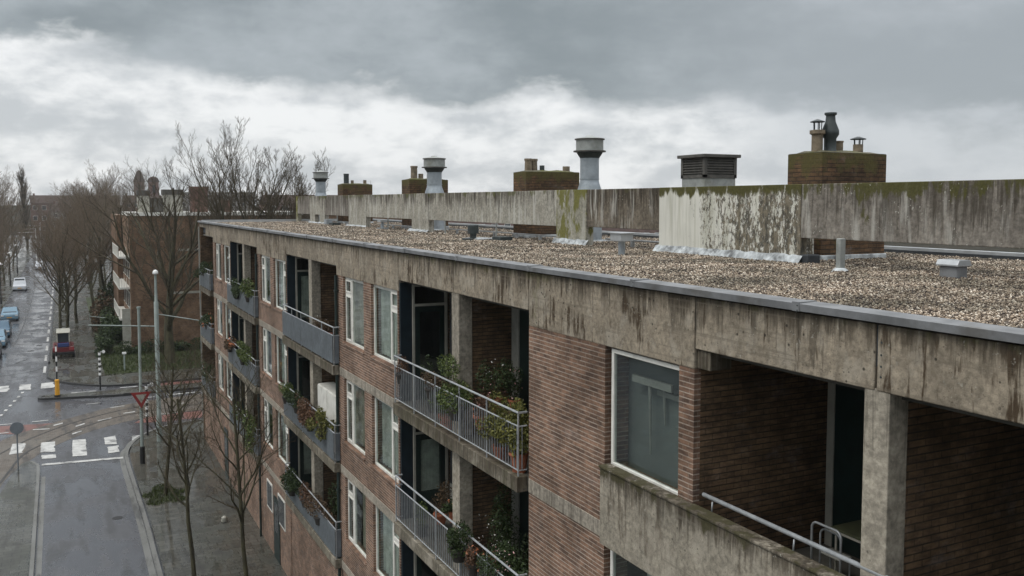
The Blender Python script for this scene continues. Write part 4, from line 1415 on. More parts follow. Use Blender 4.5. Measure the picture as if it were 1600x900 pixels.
# small roof fittings
c = MB().tube([(10.83, 16.3, ROOFZ - .02), (10.83, 16.3, 12.16)], 0.075, 12).build('vent_pipe', M['zinc'], bld)
MB().box(10.66, 10.98, 16.08, 16.5, 12.16, 12.33).box(10.62, 11.0, 16.04, 16.54, 12.33, 12.345).build('vent_cowl', M['curb'], c, bevel=.01)
c = MB().box(11.98, 12.22, 9.0, 9.3, ROOFZ - .02, 12.03).build('vent_box', M['flash'], bld, bevel=.01)
MB().prof_y([(11.94, 12.034), (12.26, 12.034), (12.26, 12.06), (12.22, 12.13), (11.98, 12.13), (11.94, 12.06)], 8.96, 9.34).build('vent_cowl', M['curb'], c, bevel=.008)
MB().box(11.85, 12.35, 8.8, 9.5, ROOFZ - .03, ROOFZ + .012).build('flashing', M['tar'], c)
c = MB().lathe(11.2, 25.0, [(.10, ROOFZ - .02), (.10, 12.05), (.17, 12.05), (.17, 12.3), (.1, 12.33)], 16).build('vent_pipe', M['darkmetal'], bld)
c = MB().box(11.6, 12.0, 23.9, 24.5, ROOFZ - .02, 11.97).box(10.7, 10.95, 24.4, 24.7, ROOFZ - .02, 11.93).build('vent_box', M['darkmetal'], bld, bevel=.01)
MB().box(11.2, 11.9, 24.6, 25.6, ROOFZ - .02, ROOFZ + .05).build('vent_base', M['bitumen'], bld, bevel=.01)
c = MB().tube([(12.2, 36.7, ROOFZ - .02), (12.2, 36.7, 12.15)], 0.06, 10).box(12.0, 12.4, 36.5, 36.9, ROOFZ - .02, ROOFZ + .06).build('vent_pipe', M['zinc'], bld)
MB().box(12.05, 12.35, 36.5, 36.9, 12.15, 12.25).build('vent_cowl', M['curb'], c)
MB().box(11.9, 12.3, 43.5, 44.2, ROOFZ - .02, 11.98).build('vent_box', M['darkmetal'], bld)
c = MB().box(12.0, 12.3, 45.0, 45.5, ROOFZ - .02, 12.12).build('vent_box', M['zinc'], bld)

# ------------------------------------------------------------------ things in the near loggia
tb = empty('garden_table', (8.7, 7.3, 8.39))
tag(tb, 'small green topped table with pale metal legs in the near loggia', 'table')
MB().box(8.45, 9.02, 6.6, 8.0, 8.94, 8.97).build('table_top', plain('green_table', (0.07, 0.075, 0.04), .5, .3, 4), tb, bevel=.006)
MB().box(8.44, 9.03, 6.59, 8.01, 8.915, 8.938).build('table_rim', M['cream'], tb)
for (x, y) in ((8.5, 6.65), (8.97, 6.65), (8.5, 7.95), (8.97, 7.95)):
    MB().tube([(x, y, 8.39), (x, y, 8.92)], .015, 8).build('leg', M['cream'], tb)
ch = empty('tubular_chair', (8.3, 8.0, 8.39))
tag(ch, 'pale tubular metal chair back standing beside the loggia table', 'chair')
def bow(x, y0, y1, z0, z1, r=.016):
    pts = [(x, y0, z0)]
    for i in range(7):
        a = pi - i * pi / 12
        pts.append((x, y0 + .08 + .08 * cos(a), z1 - .08 + .08 * sin(a)))
    for i in range(7):
        a = pi / 2 - i * pi / 12
        pts.append((x, y1 - .08 + .08 * cos(a), z1 - .08 + .08 * sin(a)))
    pts.append((x, y1, z0))
    return MB().tube(pts, r, 8)
bow(8.12, 7.52, 7.98, 8.39, 9.10).build('backrest', M['rail'], ch, smooth=True)
bow(8.20, 7.60, 7.92, 8.39, 9.02, .012).build('backrest', M['rail'], ch, smooth=True)
MB().box(8.2, 8.40, 7.6, 7.94, 8.70, 8.73).build('seat', M['greypost'], ch, bevel=.01)
for (x, y) in ((8.38, 7.62), (8.38, 7.92)):
    MB().tube([(x, y, 8.39), (x, y, 8.70)], .012, 8).build('leg', M['rail'], ch)

# ------------------------------------------------------------------ balcony plants
def leaf_cloud(n, c, rad, size, seed, flat=1.0, hang=0.0):
    r = np.random.RandomState(seed)
    d = r.normal(size=(n, 3)); d /= np.linalg.norm(d, axis=1)[:, None]
    rr = r.uniform(0.35, 1.0, n) ** 0.6
    # clumps
    cl = r.normal(size=(7, 3)) * 0.45
    ci = r.randint(0, 7, n)
    p = d * rr[:, None] * 0.62 + cl[ci]
    p = p * np.array(rad)[None]
    if hang:
        p[:, 2] -= hang * np.abs(p[:, 0] + rad[0] * .2)
    p += np.array(c)[None]
    u = r.normal(size=(n, 3)); u /= np.linalg.norm(u, axis=1)[:, None]
    w = np.cross(u, r.normal(size=(n, 3))); w /= np.linalg.norm(w, axis=1)[:, None]
    s = size * r.uniform(0.5, 1.2, n)[:, None]
    vs = np.stack([p - u * s, p + w * s * .5, p + u * s, p - w * s * .5], 1).reshape(-1, 3)
    fs = np.arange(n * 4).reshape(-1, 4)
    return vs, fs


PSEED = [100]
def plant(label, x, y, z, rad, leaf, pot='terracotta', flower=None, fsize=0.024, n=500, size=0.04, name='potted_plant', hang=0, ph=0.24, group='plants kept on the balconies', box=None):
    PSEED[0] += 1
    t = empty(name, (x, y, z))
    tag(t, label, 'plant', group)
    if box:
        MB().prof_y([(x - .09, z), (x + .09, z), (x + .11, z + .18), (x - .11, z + .18)], y - box / 2, y + box / 2).build('planter', M[pot], t, bevel=.005)
        ph_ = .18
    else:
        pr = min(0.16, max(rad[0], rad[1]) * .6)
        o_ = MB().lathe(x, y, [(pr * .7, z), (pr, z + ph - .04), (pr * 1.12, z + ph - .04), (pr * 1.12, z + ph), (pr * .9, z + ph), (pr * .85, z + ph - .03)], 16).build('pot', M[pot], t)
        smooth_by_angle(o_, 40)
        ph_ = ph
    cz = z + ph_ + rad[2] * .75
    # stems
    st = MB(); r = random.Random(PSEED[0])
    for i in range(7):
        a = r.uniform(0, 2 * pi)
        st.tube([(x, y, z + ph_ - .03), (x + .4 * rad[0] * cos(a), y + .4 * rad[1] * sin(a), cz - .2 * rad[2]), (x + .8 * rad[0] * cos(a), y + .8 * rad[1] * sin(a), cz + r.uniform(-.1, .7) * rad[2])], [.008, .006, .003], 4)
    st.build('stem', M['twig'], t)
    v, f = leaf_cloud(int(n * 2.6), (x, y, cz), [q * 1.18 for q in rad], size * .72, PSEED[0], hang=hang)
    np_mesh('foliage', v, f, M[leaf], t)
    if flower:
        v, f = leaf_cloud(min(60, max(8, n // 13)), (x, y, cz + .03), [q * 1.05 for q in rad], fsize, PSEED[0] + 500, hang=hang)
        np_mesh('blossom', v, f, M[flower], t)
    return t


B = [z + .25 for z in Z0]
RZ = [z + 1.0 for z in Z0]
# top balcony with bars
plant('tall yellow green shrub at the near end of the top barred balcony', 6.86, 13.42, B[0], (.17, .30, .42), 'leafyel', 'terracotta', n=1000, size=.05, ph=.35)
plant('bushy green plant tumbling over the rail beside the column on the top barred balcony', 6.80, 16.0, B[0] + .35, (.20, .75, .34), 'leafmid', 'plastic', 'fl_orange', n=1300, size=.045)
plant('tall thin yellowish plant just left of the column on the top barred balcony', 6.95, 16.9, B[0], (.16, .28, .42), 'leafmid', 'terracotta', n=420, size=.04)
plant('small red leaved plant on the rail at the far end of the top barred balcony', 6.78, 19.1, B[0] + .5, (.12, .22, .18), 'leafred', 'plastic', n=250, size=.03)
plant('white flowered plant against the brick wall of the top barred balcony', 7.45, 15.6, B[0] + .55, (.22, .22, .42), 'leafdark', 'terracotta', 'fl_white', n=420)
plant('pink flowered plant on the stand near the grey post of the top barred balcony', 7.75, 15.35, B[0] + .55, (.2, .2, .3), 'leafdark', 'terracotta', 'fl_pink', n=420)
plant('low reddish plant behind the bars in the middle of the top barred balcony', 6.90, 15.0, B[0] + .40, (.15, .45, .25), 'leafred', 'terracotta', 'fl_pink', n=500)
plant('olive green plant spilling over the rail between the red plant and the tall shrub', 6.80, 14.25, B[0] + .40, (.18, .50, .28), 'leafyel', 'plastic', n=800)
plant('dark leafy plant behind the glazed door of the top barred balcony', 7.2, 18.2, B[0], (.2, .3, .40), 'leafdark', 'plastic', n=500)
st = empty('plant_stand', (7.6, 15.45, B[0]))
tag(st, 'low wooden plant stand against the brick wall of the top barred balcony', 'stand')
MB().box(7.2, 7.95, 15.15, 15.9, B[0] + .5, B[0] + .54).build('shelf', M['twig'], st)
for (x, y) in ((7.23, 15.18), (7.92, 15.18), (7.23, 15.87), (7.92, 15.87)):
    MB().box(x - .02, x + .02, y - .02, y + .02, B[0], B[0] + .5).build('leg', M['twig'], st)
plant('brownish straggling plant trailing on the rail left of the top barred balcony column', 6.82, 17.3, B[0] + .5, (.13, .7, .2), 'leafbrown', 'plastic', n=450, size=.035, group='plants kept on the balconies')
plant('small white flowering floor plant behind the bars near the top balcony column', 6.95, 16.7, B[0], (.14, .3, .3), 'leafmid', 'terracotta', 'fl_white', n=300, size=.03)
plant('dull brown potted grasses behind the top balcony bars, left of the tall shrub', 6.95, 14.3, B[0], (.18, .35, .34), 'leafbrown', 'terracotta', n=500, size=.04)
# middle balcony with bars
plant('pink and white flowers crowding the rail of the middle barred balcony near the camera', 6.80, 14.1, B[1] + .35, (.18, .5, .3), 'leafdark', 'plastic', 'fl_pink', n=700, size=.04)
plant('tall dark shrub in the shade against the brick wall of the middle barred balcony', 7.6, 15.7, B[1], (.3, .3, .75), 'leafdark', 'plastic', 'fl_white', n=700, size=.045)
plant('pale pot plant against the green door of the middle barred balcony', 7.5, 18.6, B[1] + .1, (.2, .25, .4), 'leafbrown', 'terracotta', n=300, size=.04)
plant('dark green plant hung on the rail of the middle barred balcony', 6.62, 15.5, B[1] + .52, (.17, .28, .24), 'leafdark', 'plastic', n=500, size=.045)
plant('orange leaved plant hung on the rail of the middle barred balcony', 6.66, 14.9, B[1] + .45, (.14, .2, .2), 'leafred', 'plastic', 'fl_orange', n=300, fsize=.05)
plant('orange flowers in a pot beside the glazed door of the middle barred balcony', 7.3, 17.4, B[1] + .55, (.15, .15, .14), 'leafdark', 'terracotta', 'fl_orange', n=200, fsize=.05)
plant('white flowered shrub filling the near end of the middle barred balcony', 6.95, 13.75, B[1], (.2, .5, .5), 'leafdark', 'terracotta', 'fl_white', n=1300, size=.05)
plant('white flowered plant at the foot of the column on the middle barred balcony', 7.4, 15.4, B[1] + .3, (.25, .3, .5), 'leafdark', 'terracotta', 'fl_white', n=600)
plant('dark green pot plant by the grey post of the middle barred balcony', 7.7, 14.9, B[1], (.25, .3, .45), 'leafdark', 'terracotta', n=500)
plant('small green plant on the floor at the far end of the middle barred balcony', 6.95, 18.3, B[1], (.14, .2, .25), 'leafmid', 'plastic', n=250)
# second column of balconies (blue-grey panels)
plant('small green plant on the rail at the far end of the middle panelled balcony', 6.72, 30.7, RZ[1] - .25, (.2, .38, .25), 'leafmid', 'plastic', n=500, size=.05)
plant('white and green trailing plant on the rail of the middle panelled balcony', 6.68, 28.9, RZ[1] - .2, (.22, .85, .27), 'leafdark', 'plastic', 'fl_white', n=700, size=.05)
plant('large reddish plant hanging over the panels of the middle balcony', 6.62, 27.0, RZ[1] - .35, (.25, .8, .34), 'leafred', 'plastic', 'fl_orange', n=1100, size=.06)
plant('yellow green plant hanging over the panels of the middle balcony', 6.64, 25.6, RZ[1] - .25, (.22, .42, .28), 'leafyel', 'plastic', n=600, size=.06)
plant('pale yellow plant behind the rail near the white cupboard', 7.1, 25.3, RZ[1] - .2, (.15, .25, .25), 'fl_white', 'terracotta', n=60, size=.06)
plant('small plants along the rail of the top panelled balcony', 6.9, 26.0, B[0] + .5, (.1, .3, .22), 'leafbrown', 'terracotta', n=150, size=.04)
plant('green creeper at the far end of the lowest panelled balcony', 6.62, 29.6, RZ[2] - .35, (.2, 1.1, .32), 'leafdark', 'plastic', n=800, size=.06)
plant('reddish creeper along the rail of the lowest panelled balcony', 6.68, 28.0, RZ[2] - .25, (.14, .7, .2), 'leafred', 'plastic', n=500, size=.05)
plant('tall plant inside the lowest panelled balcony', 7.3, 25.6, B[2], (.25, .3, .6), 'leafdark', 'terracotta', 'fl_white', n=500)
cb = empty('balcony_cupboard', (7.35, 26.5, B[1]))
tag(cb, 'white cupboard standing on the middle panelled balcony behind the rail', 'cupboard')
MB().box(7.0, 7.5, 25.3, 27.5, B[1], B[1] + 1.75).build('carcass', M['white'], cb, bevel=.01)
MB().box(6.975, 6.998, 25.32, 26.38, B[1] + .05, B[1] + 1.72).build('door', M['white'], cb)
MB().box(6.975, 6.998, 26.42, 27.48, B[1] + .05, B[1] + 1.72).build('door', M['white'], cb)
plant('trailing mixed greenery along the rail of the lowest panelled balcony near the camera end', 6.70, 26.4, RZ[2] - .3, (.16, 1.0, .2), 'leafbrown', 'plastic', 'fl_pink', n=700, size=.05)
plant('low brown and green plants lining the rail of the middle panelled balcony', 6.72, 27.9, RZ[1] - .22, (.14, .9, .2), 'leafbrown', 'plastic', n=700, size=.05)
plant('dark bush standing inside the shade of the lowest panelled balcony', 7.4, 26.8, B[2], (.3, .6, .7), 'leafdark', 'plastic', n=700, size=.05)
plant('row of small pots with dry stems behind the rail of the top panelled balcony', 7.0, 27.4, B[0] + .45, (.10, .7, .2), 'leafbrown', 'terracotta', 'fl_white', n=240, size=.035)
# third column
plant('green plant hanging on the rail of the top balcony in the third column', 6.62, 39.6, RZ[0] - .3, (.22, .9, .35), 'leafdark', 'plastic', n=700, size=.06)
plant('leafy plant at the near end of the top balcony in the third column', 6.7, 37.3, RZ[0] - .2, (.2, .6, .3), 'leafmid', 'plastic', n=400, size=.06)
plant('orange flowers on the far rail of the middle balcony in the third column', 6.6, 41.6, RZ[1] - .1, (.22, .6, .22), 'leafbrown', 'plastic', 'fl_orange', n=300, fsize=.1, size=.07)
plant('long green plant along the rail of the middle balcony in the third column', 6.66, 38.6, RZ[1] - .2, (.2, 1.5, .25), 'leafmid', 'plastic', 'fl_pink', n=900, size=.06)
plant('large yellow green bush at the near end of the lowest balcony in the third column', 6.6, 37.0, RZ[2] - .45, (.30, 1.0, .6), 'leafmid', 'plastic', n=900, size=.07)
plant('small green plant on the top balcony at the far end of the block', 6.75, 50.3, RZ[0] - .1, (.3, .9, .35), 'leafdark', 'plastic', n=500, size=.07)
plant('orange flowered plant on the middle balcony at the far end of the block', 6.75, 49.6, RZ[1] - .1, (.3, .9, .3), 'leafdark', 'plastic', 'fl_orange', n=500, size=.07, fsize=.08)
plant('dark plant with pink flowers on the lowest balcony at the far end of the block', 6.75, 49.6, RZ[2] - .1, (.3, .9, .35), 'leafdark', 'plastic', 'fl_pink', n=500, size=.07)

# ------------------------------------------------------------------ trees
class TreeB:
    def __init__(self, seed):
        self.r = random.Random(seed)
        self.big = MB(); self.small = MB(); self.rk = (.45, .68)

    def grow(self, p, d, L, rad, lev, maxlev, spread, up, kids, sides=(8, 6, 4, 3, 3), split=1):
        r = self.r
        n = 6 if lev == 0 else (5 if lev < 2 else 3)
        pts = [Vector(p)]
        dirs = []
        d = Vector(d).normalized()
        wob = 0.07 if lev == 0 else 0.13
        for i in range(n):
            d = (d + Vector((r.gauss(0, wob), r.gauss(0, wob), r.gauss(0, wob * .6) + up * (0.16 if lev else 0.05)))).normalized()
            pts.append(pts[-1] + d * (L / n))
            dirs.append(d.copy())
        tip = rad * (0.45 if lev == 0 else 0.3)
        rs = [rad + (tip - rad) * i / n for i in range(n + 1)]
        (self.big if lev <= split else self.small).tube(pts, rs, sides[min(lev, 4)], caps=False)
        if lev >= maxlev:
            return
        k = kids[lev]
        for j in range(k):
            t = (0.30 if lev else self.clear) + (1 - (0.30 if lev else self.clear)) * (j + r.random() * .7) / k
            t = min(t, 0.98)
            i = min(int(t * n), n - 1)
            q = pts[i].lerp(pts[i + 1], t * n - i)
            dd = dirs[i]
            a = j * 2.4 + r.uniform(-.5, .5)
            ax = dd.cross(Vector((0, 0, 1)) if abs(dd.z) < .95 else Vector((1, 0, 0))).normalized()
            side = ax * cos(a) + dd.cross(ax) * sin(a)
            sp = spread[lev] * r.uniform(.7, 1.25)
            nd = dd * cos(sp) + side * sin(sp)
            rr = rs[i] * r.uniform(*self.rk)
            LL = L * self.ratio[lev] * r.uniform(.7, 1.15) * (1.15 - .55 * t if lev == 0 else 1.1 - .4 * t)
            self.grow(q, nd, LL, max(rr, self.minr), lev + 1, maxlev, spread, up, kids, sides, split)


def tree_type(name, label, seed, H, r0, kids, spread, ratio, clear=.35, up=.6, minr=.010, lean=(0, 0), maxlev=4, mats=('bark', 'twig'), rk=(.45, .68)):
    t = TreeB(seed)
    t.rk = rk
    t.clear = clear; t.ratio = ratio; t.minr = minr
    t.grow((0, 0, -.05), (lean[0], lean[1], 1), H, r0, 0, maxlev, spread, up, kids)
    root = empty(name, (0, 0, 0))
    t.big.build('trunk', M[mats[0]], root, smooth=True)
    t.small.build('crown', M[mats[1]], root, smooth=True)
    tag(root, label, 'tree')
    return root


def put(t, x, y, s=1.0, rz=0.0, z=None, label=None, group=None, name=None, sz=None):
    t.location = (x, y, G + .12 if z is None else z)
    t.rotation_euler = (0, 0, rz)
    t.scale = (s, s, sz or s)
    if label: t['label'] = label
    if group: t['group'] = group
    return t


# big plane tree before the brick block
plane = tree_type('plane_tree', 'large spreading bare tree with forked trunk in front of the far brick block', 4, 9.0, .44, (11, 7, 5, 4, 3), (0.80, .55, .6, .6, .6), (1.15, .55, .5, .5, .6), clear=.20, up=.85, minr=.008, maxlev=5, rk=(.5, .74))
put(plane, 7.7, 79.3, 0.97, 0.6)
# young street trees on the near pavement
young = []
for i, (sd, H) in enumerate(((21, 6.6), (34, 6.2), (52, 7.2))):
    young.append(tree_type('street_tree', 'x', sd, H, .085, (14, 6, 4, 3), (0.8, .6, .6, .6), (.45, .5, .5, .6), clear=.38, up=.75, minr=.006, maxlev=4))
put(young[0], 3.85, 33.0, 1.0, 1.0, label='slender bare street tree rising from the bottom of the picture close to the kerb', group='young bare street trees on the near pavement')
put(young[1], 3.88, 43.4, 1.0, 2.2, label='slender bare street tree with a mossy patch at its foot', group='young bare street trees on the near pavement')
put(young[2], 5.0, 29.3, 1.0, 0.3, label='slender bare street tree nearest the balconies, beside the low brick wall', group='young bare street trees on the near pavement')

# avenue trees: four shapes, copied
kinds = []
for i, (sd, H, kd, sp, ra, up, cl) in enumerate(((61, 7.5, (10, 7, 6, 5, 3), (.80, .55, .6, .6, .6), (.95, .52, .5, .5, .6), .9, .26),
                                                (72, 8.0, (11, 7, 6, 5, 3), (.70, .55, .55, .5, .6), (.85, .52, .5, .5, .6), 1.0, .24),
                                                (83, 7.0, (9, 7, 6, 5, 3), (.95, .6, .6, .6, .6), (1.1, .52, .5, .5, .6), .8, .28),
                                                (94, 12.0, (60, 7, 5, 3), (.30, .3, .35, .4), (.30, .45, .5, .5), 1.6, .06))):
    kinds.append(tree_type('avenue_tree' if i < 3 else 'poplar', 'x', sd, H, .17, kd, sp, ra, clear=cl, up=up, minr=.0065, maxlev=5 if i < 3 else 4, mats=('bark', 'bark_far')))
used = [False] * 4
def add_tree(i, x, y, s, rz, label, group, z=None, sz=None, name=None):
    t = kinds[i] if not used[i] else copy_tree(kinds[i])
    used[i] = True
    if name: t.name = name
    t['label'] = label
    return put(t, x, y, s, rz, z=z, group=group, sz=sz)


ordn = ['first', 'second', 'third', 'fourth', 'fifth', 'sixth', 'seventh', 'eighth', 'ninth', 'tenth', 'eleventh', 'twelfth', 'thirteenth', 'fourteenth']
rr = random.Random(5)
for j, (x, y) in enumerate(((-0.55, 104), (0.1, 107), (1.1, 110.5), (0.0, 121), (-.3, 134), (0.4, 148), (-.4, 163), (0, 180), (-.5, 200), (0, 224), (-.5, 252))):
    add_tree((0, 1, 2)[j % 3], x, y, rr.uniform(.8, 1.05), rr.uniform(0, 6), 'bare avenue tree on the right pavement, %s from the crossing' % ordn[j], 'avenue trees on the right side of the far street')
for j, (x, y) in enumerate(((-8.2, 112), (-8.6, 124), (-8.5, 138), (-8.8, 152), (-8.9, 170), (-9.2, 190), (-9.6, 215), (-10, 245))):
    add_tree((2, 0, 1)[j % 3], x, y, rr.uniform(.75, .98), rr.uniform(0, 6), 'bare avenue tree on the left pavement, %s behind the parked cars' % ordn[j], 'avenue trees on the left side of the far street')
# garden trees behind the avenue
for j, (x, y, s) in enumerate(((4.2, 112, 1.2), (3.2, 124, 1.15), (3.4, 138, 1.25), (5, 152, 1.3), (3.6, 168, 1.3), (6, 185, 1.45), (5, 210, 1.5), (8, 235, 1.6), (9, 270, 1.7), (4, 300, 1.5))):
    add_tree((1, 0, 2)[j % 3], x, y, s, rr.uniform(0, 6), 'brown bare garden tree, %s of those between the avenue and the far brick block' % ordn[j], 'garden trees behind the avenue')
# tall bare trees behind the end of the roof
vase = []
for sd, H, ra in ((131, 9.5, .95), (142, 9.0, .85)):
    vase.append(tree_type('large_tree', 'x', sd, H, .22, (13, 8, 6, 5, 3), (.80, .48, .5, .5, .6), (ra, .50, .5, .5, .6), clear=.20, up=.8, minr=.0095, maxlev=5, mats=('bark', 'twig'), rk=(.5, .72)))
def add_big(i, x, y, s_, rz, label, copy=True):
    t = copy_tree(vase[i]) if copy else vase[i]
    t['label'] = label
    return put(t, x, y, s_, rz, group='large bare trees behind the block')
add_big(0, 14.4, 76, 1.24, 1.1, 'tall bare tree rising just behind the far end of the flat roof', False)
add_big(1, 18.4, 78, 1.30, 4.0, 'upright bare tree right of the tall tree behind the far end of the roof', False)
add_big(1, 31.5, 94, 0.92, 2.0, 'faint bare tree between the two small far chimneys')
add_big(0, 28.3, 105, 0.80, 3.0, 'faint low bare tree left of the second round vent')
add_tree(3, 152, 150, 1.35, 1.0, 'tuft of an upright bare tree showing above the beam far right', 'large bare trees behind the block')
# poplars and trees at the far end of the street
add_tree(3, -9.5, 300, 2.2, 2.0, 'tall narrow poplar on the skyline above the street', 'trees on the skyline', sz=1.72)
add_tree(1, -17.5, 280, 1.9, 2.0, 'broad bare tree on the skyline at the left edge of the picture', 'trees on the skyline')
add_tree(0, -22, 330, 2.0, 1.0, 'bare tree far left on the skyline next to the dark house', 'trees on the skyline')
add_tree(1, 12, 330, 2.2, 3.0, 'feathery bare tree on the skyline above the brown garden trees', 'trees on the skyline')
add_tree(2, 6, 300, 1.9, 5.0, 'spreading bare tree on the skyline right of the poplar', 'trees on the skyline')
add_tree(0, 22, 350, 2.1, 2.6, 'bare tree on the skyline in front of the church tower', 'trees on the skyline')

for j, (x, y, s_) in enumerate(((-14.5, 240, 1.5), (-11.2, 190, 1.25), (-12.5, 222, 1.4), (-17.5, 262, 1.6), (-20, 300, 1.7), (-15, 330, 1.7), (2, 345, 1.6), (14, 310, 1.6), (-5.5, 352, 1.5))):
    add_tree((0, 1, 2)[j % 3], x, y, s_, rr.uniform(0, 6), 'hazy bare tree at the end of the street, %s from the left' % ordn[[3, 2, 4, 1, 0, 5, 7, 8, 6][j]], 'brown trees at the end of the street')

# evergreen hedge and shrubs at the far block
def shrub(name, label, x, y, z, rad, leaf, n, size, cat='shrub', group=None):
    PSEED[0] += 1
    t = empty(name, (x, y, z))
    tag(t, label, cat, group)
    r = random.Random(PSEED[0])
    st = MB()
    for i in range(12):
        a = r.uniform(0, 2 * pi); k = r.uniform(.2, .9)
        st.tube([(x + .3 * k * rad[0] * cos(a), y + .3 * k * rad[1] * sin(a), z - .05), (x + k * rad[0] * cos(a), y + k * rad[1] * sin(a), z + rad[2] * 1.1)], [.03, .01], 4)
    st.build('stem', M['twig'], t)
    v, f = leaf_cloud(n, (x, y, z + rad[2] * .85), rad, size, PSEED[0])
    v[:, 2] = np.maximum(v[:, 2], z)
    np_mesh('foliage', v, f, M[leaf], t)


hz = G + .12
shrub('shrub', 'dark evergreen shrub at the pavement edge of the far garden', 3.6, 97, hz, (1.2, 2.2, 1.5), 'leafdark', 2600, .14, group='garden shrubs')
shrub('shrub', 'dark evergreen shrub against the corner of the far brick block', 4.6, 93, hz, (1.2, 1.6, 1.3), 'leafdark', 2200, .14, group='garden shrubs')
shrub('shrub', 'tall brown shrub beside the pavement in front of the balconies of the far block', 3.3, 104, hz, (1.1, 2.0, 2.2), 'leafbrown', 2000, .15, group='garden shrubs')
shrub('shrub', 'mossy green shrub left of the balconies of the far block', 4.2, 110, hz, (1.1, 2, 2.4), 'leafdark', 2000, .16, group='garden shrubs')
shrub('shrub', 'low dark bush on the lawn behind the striped post', 3.3, 86.5, hz, (.9, 1.4, .8), 'leafdark', 1800, .12, group='garden shrubs')
for j in range(7):
    shrub('hedge_bush', ('low dark green bush under the brick wall of the far block, %s from its corner' % ordn[j]), 5.6 + j * 1.9, 85.6 + .15 * (j % 2), hz, (1.15, .6, .55), 'leafdark', 1300, .10, group='bushes along the far brick wall')

# ------------------------------------------------------------------ far brick block
fb = empty('brick_apartment_block', (5.4, 95, G))
tag(fb, 'windowless brick end of a flat roofed block behind the large bare tree', 'building')
MB().box(5.4, 34, 88.6, 100, G - .1, 11.75).build('wall', M['brick_far'], fb)
MB().box(5.35, 34.1, 88.52, 100.1, 11.752, 12.05).build('roof_edge', M['white'], fb)
w = MB()
for z in (8.45, 4.45):
    w.box(9.5 if z > 5 else 8.5, 34, 88.575, 88.7, z, z + .22)
w.build('floor_band', M['cream'], fb)
# stair and balcony front on its left side
MB().box(4.9, 5.4, 100, 112, G - .1, 11.7).build('wall', M['brick_far'], fb)
for s in range(3):
    z = .4 + s * 2.85
    sl = MB().box(4.45, 5.38, 89.3, 99.8, z + 1.75, z + 1.93).build('balcony', M['white'], fb)
    rb = MB()
    rb.box(4.45, 4.48, 89.3, 99.8, z + 2.75, z + 2.82)
    for i in range(30):
        y = 89.3 + i * .36
        rb.box(4.45, 4.48, y, y + .05, z + 1.93, z + 2.75)
    for i in range(5):
        rb.box(4.45 + i * .21, 4.49 + i * .21, 89.3, 89.34, z + 1.93, z + 2.82)
    rb.build('railing', M['white'], sl)
    for i in range(4):
        f_ = MB().box(5.36, 5.42, 89.8 + i * 2.5, 91.6 + i * 2.5, z - .2 + (0 if s else .3), z + 1.4).build('window', M['white'], fb)
        MB().box(5.34, 5.40, 89.9 + i * 2.5, 91.5 + i * 2.5, z - .1 + (0 if s else .3), z + 1.3).build('pane', M['pane_dark'], f_)
MB().box(4.6, 5.3, 88.4, 88.6, G, 3.3).build('entrance_screen', M['cream'], fb)
for (x0, x1, z1, m_) in ((11.0, 12.5, 14.5, 'brick_red'), (8.5, 10.2, 14.2, 'greypost'), (6.3, 7.3, 14.1, 'greypost'), (14.0, 14.7, 13.2, 'brick_red')):
    y0 = 90
    c = MB().box(x0, x1, y0, y0 + 1.4, 12.04, z1 - .5).build('chimney', M['farbrick' if m_ == 'brick_red' else 'cream'], fb)
    MB().box(x0 - .06, x1 + .06, y0 - .06, y0 + 1.46, z1 - .5, z1).build('chimney_head', M['farbrick' if m_ == 'brick_red' else 'louvre'], c)
MB().box(7.3, 8.5, 90.2, 91.2, 12.04, 13.4).build('roof_hut', M['louvre'], fb)

# ------------------------------------------------------------------ distant houses
def house(name, label, x0, x1, y0, y1, h, mat, roof=None, floors=3, nw=4, group='distant houses', rh=3.0):
    t = empty(name, ((x0 + x1) / 2, y0, G))
    tag(t, label, 'building', group)
    MB().box(x0, x1, y0, y1, G - .1, h).build('wall', M[mat], t)
    if roof:
        xm = (x0 + x1) / 2; ym = (y0 + y1) / 2
        q = MB()
        if roof == 'gx':
            q.add([(x0 - .2, y0 - .3, h), (x1 + .2, y0 - .3, h), (x1 + .2, y1 + .3, h), (x0 - .2, y1 + .3, h), (x0 - .2, ym, h + rh), (x1 + .2, ym, h + rh)], [(0, 1, 5, 4), (2, 3, 4, 5), (0, 4, 3), (1, 2, 5), (0, 3, 2, 1)])
        else:
            q.add([(x0 - .3, y0 - .2, h), (x1 + .3, y0 - .2, h), (x1 + .3, y1 + .2, h), (x0 - .3, y1 + .2, h), (xm, y0 - .2, h + rh), (xm, y1 + .2, h + rh)], [(0, 1, 4), (2, 3, 5), (1, 2, 5, 4), (3, 0, 4, 5), (0, 3, 2, 1)])
        ro = q.build('roof', M['rooftile'], t)
        MB().box(x0 + .8, x0 + 1.6, ym - .4, ym + .4, h + rh * .3, h + rh + .8).build('chimney', M['farbrick'], ro)
    else:
        MB().box(x0 - .15, x1 + .15, y0 - .15, y1 + .15, h + .002, h + .35).build('roof', M['cream'], t)
    fh = (h - G) / floors
    for fl_ in range(floors):
        for i in range(nw):
            w_ = (x1 - x0) / nw
            a = x0 + w_ * (i + .25)
            z = G + fh * fl_ + fh * .35
            f_ = MB().box(a, a + w_ * .5, y0 - .05, y0 + .02, z, z + fh * .45).build('window', M['white'], t)
            MB().box(a + .12, a + w_ * .5 - .12, y0 - .08, y0 - .051, z + .12, z + fh * .45 - .12).build('pane', M['pane_dark'], f_)
    return t


